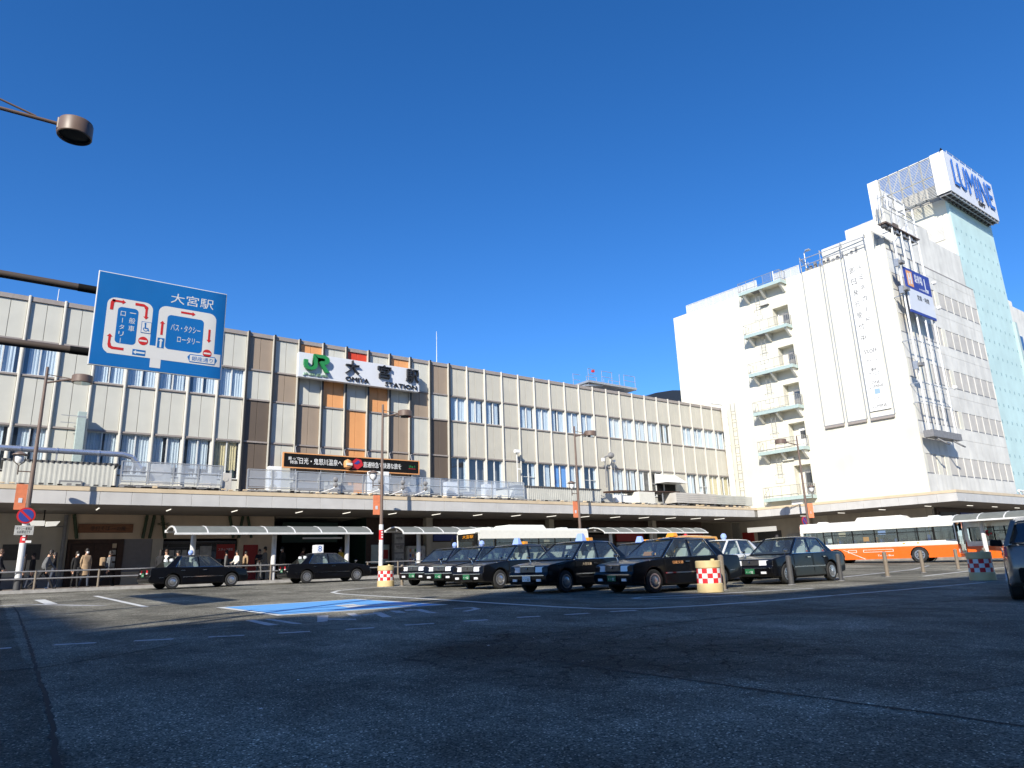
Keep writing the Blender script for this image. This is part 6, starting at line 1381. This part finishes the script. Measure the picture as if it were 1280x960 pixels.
flat('arrow_tail', [(.235, .815), (.15, .815), (.125, .80), (.117, .76), (.139, .75), (.145, .78), (.16, .788), (.235, .788)], 'sign_red', 3.05); arrow(.128, .78, .128, .655)
arrow(.5, .59, .5, .435); arrow(.635, .305, .75, .305); arrow(.875, .45, .875, .60)
for u, v in ((.37, .685), (.87, .725)):
    flat('no_entry_disc', [(u + .036 * math.cos(a), v + .036 * SWd / SHt * math.sin(a)) for a in [2 * math.pi * i / 24 for i in range(24)]], 'sign_red', 3); flat('no_entry_bar', [(u - .028, v - .009), (u + .028, v - .009), (u + .028, v + .009), (u - .028, v + .009)], 'sign_white', 4)
flat('arrow_tile', [(.475, .625), (.527, .625), (.527, .735), (.475, .735)], 'sign_blue', 3); arrow(.501, .73, .501, .632, .007, .018, 'sign_white', 4)
flat('arrow_tile', [(.30, .785), (.395, .785), (.395, .845), (.30, .845)], 'sign_blue', 3); arrow(.39, .815, .305, .815, .007, .018, 'sign_white', 4)
flat('wheelchair_tile', [(.345, .475), (.42, .475), (.42, .60), (.345, .60)], 'sign_blue', 3); flat('wheelchair_tile', [(.349, .481), (.418, .481), (.418, .594), (.349, .594)], 'sign_white', 4)
def ring(u, v, r, w, a0, a1): return [(u + r * math.cos(R(a)), v + r * SWd / SHt * math.sin(R(a))) for a in range(a0, a1, 15)] + [(u + (r - w) * math.cos(R(a)), v + (r - w) * SWd / SHt * math.sin(R(a))) for a in range(a1 - 15, a0 - 15, -15)]
flat('wheelchair_symbol', ring(.38, .555, .02, .006, -15, 235), 'sign_blue', 5); flat('wheelchair_symbol', [(.369, .505), (.379, .505), (.381, .54), (.398, .54), (.408, .575), (.402, .578), (.392, .553), (.371, .553)], 'sign_blue', 5.05); flat('wheelchair_symbol', [(.374 + .008 * math.cos(a), .497 + .01 * math.sin(a)) for a in [i * .7 for i in range(9)]], 'sign_blue', 5)
flat('street_plate', [(.715, .79), (.735, .755), (.935, .755), (.955, .79), (.935, .845), (.735, .845)], 'sign_blue', 3); flat('street_plate', [(.735, .765), (.935, .765), (.935, .835), (.735, .835)], 'sign_white', 4)
def stx(s, u, v, w, h, m='sign_white', layer=3): x, z = sp(u, v); text(s, m, gs, (x, -.0035 - .0016 * layer + .0012, z), X, Z_, w=w * SWd, h=h * SHt, depth=.0012)
stx('大宮駅', .72, .16, .345, .115, layer=1); stx('バス・タクシー', .685, .485, .235, .075); stx('ロータリー', .715, .61, .18, .07); stx('銀座通り', .835, .80, .17, .05, 'sign_blue', 5)
for i, ch in enumerate('一般車'): stx(ch, .275, .405 + .083 * i, .045, .062 if i else .008)
for i, ch in enumerate('ロ丨タリ丨'): stx(ch, .205, .425 + .072 * i, .036 if ch != '丨' else .004, .05)

# ---------------------------------------------------------------- office blocks behind the viewer (they shade the near half of the square)
def office(label, x0, x1, y1, h, depth=18):
    t = thing('office_block', label, 'building', (x0, y1, -1.0)); L = x1 - x0
    part('wall', MB().box(0, L, -depth, 0, 0, h + 1.0, 'office'), t)
    n = int(L / 3.2); fl_ = int(h / 3.6)
    gm = MB().box(0, L - 1.0, -.02, .03, 0, 1.7, 'glass_dark').mesh('window_band')
    for k in range(1, fl_): link('window_band', gm, t, (.5, 0, 1.6 + k * 3.6))
    part('parapet', MB().box(-.1, L + .1, -depth, .1, h + 1.0, h + 1.02, 'concrete'), t)
office('tall pale office block behind the viewer, far left', -84, -52.6, -14, 39.8)
office('pale office block behind the viewer, second from the left', -52.4, -44.1, -14, 33.7)
office('lower pale office block behind the viewer, third from the left', -44, -34.1, -14, 29.0)
office('narrow pale office block behind the viewer next to the lowest one', -32.8, -30.1, -14, 32.8)
office('lowest long office block directly behind the viewer', -30, 6, -14, 25.4)
office('long office block behind the viewer on the right', 6.2, 46, -14, 24.6)

# ---------------------------------------------------------------- people
def person(label, x, y, z, deg, h=1.68, top='cloth_black', legs='cloth_navy', hair='hair', coat=False, stride=.0, lean=0.0, arm_l=(.05, .0), arm_r=(-.05, .0), fem=False, mask=False, bag=None, bag_m='cloth_pink', long_hair=False, shoes='cloth_black', hat=None):
    """one continuous skinned body facing +x, with hair, bag and mask as children"""
    V, E, Rd, Mt = [], [], [], []
    def v(p, r, m, parent=None):
        V.append(Vector(p)); Rd.append(r); Mt.append(m)
        if parent is not None: E.append((parent, len(V) - 1))
        return len(V) - 1
    ln = Vector((math.sin(lean), 0, math.cos(lean)))
    hip = Vector((0, 0, .93)); up = lambda t: hip + ln * t
    w = .15 if fem else .165
    root = v(hip, (.125, .15), legs if not coat else top)
    sp1 = v(up(.14), (.115, .14 if fem else .15), top, root); sp2 = v(up(.36), (.125, .165 if fem else .18), top, sp1); nk0 = v(up(.50), (.075, .09), top, sp2)
    nk = v(up(.575), (.052, .052), 'skin', nk0); hc = v(up(.655) + Vector((.015, 0, 0)), (.082, .07), 'skin', nk); ht = v(up(.745) + Vector((.012, 0, 0)), (.078, .07), 'skin', hc)
    nose = v(up(.665) + Vector((.105, 0, 0)), (.014, .014), 'skin', hc)
    for s, ar in ((1, arm_l), (-1, arm_r)):
        sh = v(up(.455) + Vector((0, s * w, 0)), (.07, .07), top, sp2)
        a, bnd = ar
        el = v(V[sh] + Vector((.26 * math.sin(a), s * .055, -.27 * math.cos(a))), (.052, .052), top, sh)
        wr = v(V[el] + Vector((.25 * math.sin(a + bnd), -s * (.02 + .06 * min(bnd, 1)), -.25 * math.cos(a + bnd))), (.036, .036), top, el)
        d = (V[wr] - V[el]).normalized(); sd_ = Vector((0, 1, 0)); q = d.cross(sd_)
        pm_ = v(V[wr] + d * .06, (.036, .022), 'skin', wr); kn_ = v(V[pm_] + d * .035, (.038, .018), 'skin', pm_)
        for i, (o, l) in enumerate(((-.030, .055), (-.010, .068), (.010, .065), (.030, .048))):
            f1 = v(V[kn_] + q * o + d * l * .55, (.0095, .0095), 'skin', kn_); v(V[f1] + d * l * .5 + Vector((0, -s * .014, 0)), (.008, .008), 'skin', f1)
        t1 = v(V[pm_] + q * .045 + d * .02, (.011, .011), 'skin', pm_); v(V[t1] + d * .04 + q * .008, (.009, .009), 'skin', t1)
    for s in (1, -1):
        th = s * stride
        hp = v(hip + Vector((0, s * .09, -.06)), (.092, .092), legs, root)
        kn = v(V[hp] + Vector((.42 * math.sin(th) + .03, 0, -.42 * math.cos(th))), (.066, .066), legs, hp)
        bk = th - (.25 if th < 0 else .02) * min(1, abs(stride) * 4)
        an = v(V[kn] + Vector((.40 * math.sin(bk) - .02, 0, -.40 * math.cos(bk))), (.045, .045), legs, kn)
        hl = v(V[an] + Vector((.0, 0, -.035)), (.042, .04), shoes, an); v(V[hl] + Vector((.16, s * .02, .0)), (.032, .042), shoes, hl)
    me = bpy.data.meshes.new('person'); me.from_pydata(V, E, []); me.update()
    o = bpy.data.objects.new('person', me); COL.objects.link(o)
    sk = o.modifiers.new('skin', 'SKIN'); sk.use_smooth_shade = True
    for i, sv in enumerate(me.skin_vertices[0].data): sv.radius = Rd[i] if isinstance(Rd[i], tuple) else (Rd[i], Rd[i]); sv.use_root = i == 0
    ss = o.modifiers.new('sub', 'SUBSURF'); ss.levels = 1; ss.render_levels = 1
    dg = bpy.context.evaluated_depsgraph_get(); nm = bpy.data.meshes.new_from_object(o.evaluated_get(dg)); bpy.data.objects.remove(o); bpy.data.meshes.remove(me)
    ms = list(dict.fromkeys(Mt)); nm.materials.clear()
    for m in ms: nm.materials.append(M[m])
    for f in nm.polygons:
        best, bd = 0, 1e9
        for (a, c) in E:
            ab = V[c] - V[a]; t = max(0, min(1, (f.center - V[a]).dot(ab) / max(ab.dot(ab), 1e-9))); dd = (f.center - V[a] - ab * t).length
            if dd < bd: bd = dd; best = c if t > .35 else a
        f.material_index = ms.index(Mt[best]); f.use_smooth = True
    zmin = min(v_.co.z for v_ in nm.vertices)
    for v_ in nm.vertices: v_.co.z -= zmin
    k = h / max(v_.co.z for v_ in nm.vertices)
    r = tag(link('person', nm, None, (x, y, z), R(deg)), label, 'person', 'people outside the station'); r.scale = (k, k, k)
    c = V[ht] - Vector((0, 0, zmin)); hcz = V[hc] - Vector((0, 0, zmin))
    b = MB(); prof = [(.0, .088), (.05, .075), (.082, .03), (.09, -.02), (.086, -.06)]
    n = 14; vs = []
    for i in range(n):
        a = 2 * math.pi * i / n
        for q in prof:
            drop = -.075 if math.cos(a) < .3 else .0
            vs.append((c.x - .006 + q[0] * 1.05 * math.cos(a), c.y + q[0] * .95 * math.sin(a), c.z + .0 + q[1] + (drop * (1 if q[1] < 0 else 0)) - (.0 if not long_hair or math.cos(a) > .2 or q[1] > -.05 else .16)))
    kk = len(prof); b.add(vs, [(i * kk + j, ((i + 1) % n) * kk + j, ((i + 1) % n) * kk + j + 1, i * kk + j + 1) for i in range(n) for j in range(kk - 1)], hat or hair, True); part('hat' if hat else 'hair', b, r)
    for s in (-1, 1):
        part('eye', MB().box(hcz.x + .076, hcz.x + .083, s * .03 - .009, s * .03 + .009, hcz.z + .03, hcz.z + .04, 'hair'), r); part('ear', MB().lathe([(0, -.03), (.012, -.015), (.012, .015), (0, .03)], 'skin', 8, (hcz.x - .01, s * .075, hcz.z + .01)), r)
    if mask: part('mask', MB().hexa([(hcz.x + .06, -.05, hcz.z - .06), (hcz.x + .1, -.03, hcz.z - .06), (hcz.x + .1, .03, hcz.z - .06), (hcz.x + .06, .05, hcz.z - .06)], [(hcz.x + .06, -.06, hcz.z + .02), (hcz.x + .118, -.02, hcz.z + .02), (hcz.x + .118, .02, hcz.z + .02), (hcz.x + .06, .06, hcz.z + .02)], 'white'), r)
    else: part('mouth', MB().box(hcz.x + .07, hcz.x + .085, -.02, .02, hcz.z - .04, hcz.z - .034, 'cloth_plum'), r)
    if coat:
        zb = .56 - zmin * 0; b = MB(); b.lathe([(.19, zb - .02), (.175, zb + .2), (.16, zb + .38), (.15, zb + .5)], top, 16, (0, 0, 0))
        b.v = [(x_ * .86, y_ * 1.12, z_) for x_, y_, z_ in b.v]; part('coat_skirt', b, r)
    if bag == 'shoulder': part('bag', MB().box(-.12, .14, -.36, -.24, .62, .9, bag_m), r, bevel=.03); part('strap', MB().path([(0, -.28, .9), (0, -.2, 1.4), (0, .0, 1.44)], .014, bag_m, 5), r)
    if bag == 'hand': part('bag', MB().box(-.1, .12, -.33, -.23, .32, .66, bag_m), r, bevel=.02); part('strap', MB().path([(-.06, -.28, .66), (0, -.27, .76), (.07, -.28, .66)], .01, bag_m, 5), r)
    if bag == 'pack': part('backpack', MB().box(-.34, -.13, -.15, .15, .98, 1.4, bag_m), r, bevel=.05)
    if bag == 'stick': part('stick', MB().tube((.3, -.18, .02), (.18, -.2, 1.2), .014, 'wood', n=6), r)
    return r
W = WALK
person('man in black puffer jacket standing behind the guard rail left of the lamp post', .42, 38.3, W, -10, 1.68, 'cloth_black', 'cloth_black', 'hair_brown', stride=.06, arm_l=(.15, .4), arm_r=(.1, .3))
person('man in grey hooded jacket leaning forward as he walks past the dark window', 2.05, 38.6, W, -5, 1.62, 'cloth_grey', 'cloth_black', stride=.5, lean=.28, arm_l=(.5, .2), arm_r=(-.3, .5))
person('woman with long black hair, black coat and grey jeans by the downpipe', 2.5, 39.6, W, 175, 1.56, 'cloth_black', 'cloth_jeans', fem=True, long_hair=True, stride=.15, arm_l=(.3, 1.3), arm_r=(.2, 1.2), shoes='cloth_white')
person('person in dark clothes half hidden behind the lamp post with red stickers', 1.35, 41.0, W, 20, 1.66, 'cloth_black', 'cloth_black', stride=.1)
person('person in black walking behind the man in the grey hooded jacket', 1.75, 41.6, W, 200, 1.6, 'cloth_black', 'cloth_navy', stride=.3)
person('man in tan coat with white face mask in front of the shop doors', 3.75, 39.4, W, -70, 1.7, 'cloth_tan', 'cloth_jeans', mask=True, coat=True, stride=.2, bag='shoulder', bag_m='cloth_black')
person('person in black beside the man in the tan coat', 3.42, 40.0, W, -60, 1.6, 'cloth_black', 'cloth_black', stride=.1, mask=True)
person('person in grey with a beige backpack walking right past the shop doors', 4.75, 40.2, W, 5, 1.6, 'cloth_grey', 'cloth_black', stride=.35, lean=.12, bag='pack', bag_m='cloth_tan', coat=False)
person('woman in black with a pink shopping bag behind the rear of the black taxi', 6.75, 38.2, W, 60, 1.56, 'cloth_black', 'cloth_black', fem=True, long_hair=True, bag='hand', bag_m='cloth_pink', stride=.1)
person('woman in white sweater with brown hair behind the taxi boot', 7.1, 38.7, W, 220, 1.58, 'cloth_white', 'cloth_navy', 'hair_brown', fem=True, long_hair=True, arm_l=(.3, 1.2))
person('person in pale scarf partly hidden behind the taxi rear window', 7.75, 39.3, W, 200, 1.54, 'cloth_white', 'cloth_navy', stride=.1)
person('person in a light jacket queuing below the red staff poster', 10.55, 41.0, W, 160, 1.58, 'cloth_grey', 'cloth_black', stride=.1)
person('person in a white top queuing in front of the dark shop', 10.95, 40.4, W, 200, 1.54, 'cloth_white', 'cloth_navy', fem=True, long_hair=True, arm_r=(.2, 1.0))
person('person in a beige jacket at the end of the shop queue', 11.55, 40.9, W, 20, 1.54, 'cloth_tan', 'cloth_black', stride=.05)
person('person in dark clothes in front of the red shop door', 12.45, 41.4, W, -90, 1.62, 'cloth_black', 'cloth_grey', stride=.1)
person('man in grey coat holding a stick beside the shelter column', 12.0, 38.9, W, 180, 1.66, 'cloth_grey', 'cloth_black', coat=True, arm_r=(.3, 1.2), arm_l=(.2, .9), bag='stick')
person('person in black with white mask right of the shelter column', 13.1, 39.4, W, 200, 1.66, 'cloth_black', 'cloth_black', mask=True, coat=True, stride=.12)
person('person in plum jacket bending over behind the boxed taxi', 13.9, 38.8, W, 0, 1.58, 'cloth_plum', 'cloth_black', lean=.25, arm_l=(.7, .6), arm_r=(.8, .5), stride=.1)
person('person in yellow vest and white mask behind the taxi bonnet', 16.5, 39.4, W, 200, 1.6, 'cloth_yellow', 'cloth_navy', mask=True, hat='cloth_navy')
person('driver in a white shirt standing behind the right-hand black taxi', 25.0, 16.4, gz(25, 16.4), -60, 1.5, 'cloth_white', 'cloth_navy')

# small litter on the road
b = MB(); rl = random.Random(5)
for i in range(40):
    x, y = rl.uniform(.8, 14), rl.uniform(2.2, 11); w = rl.uniform(.012, .035); a = rl.uniform(0, 3.1); c_, s_ = w * math.cos(a), w * math.sin(a); z = gz(x, y) + .006
    b.quad([(x - c_, y - s_, z), (x + s_ * .6, y - c_ * .6, z), (x + c_, y + s_, z + .004), (x - s_ * .6, y + c_ * .6, z)], rl.choice(['poster', 'white', 'wood', 'cap']))
o = part('litter', b, None); o['kind'] = 'stuff'
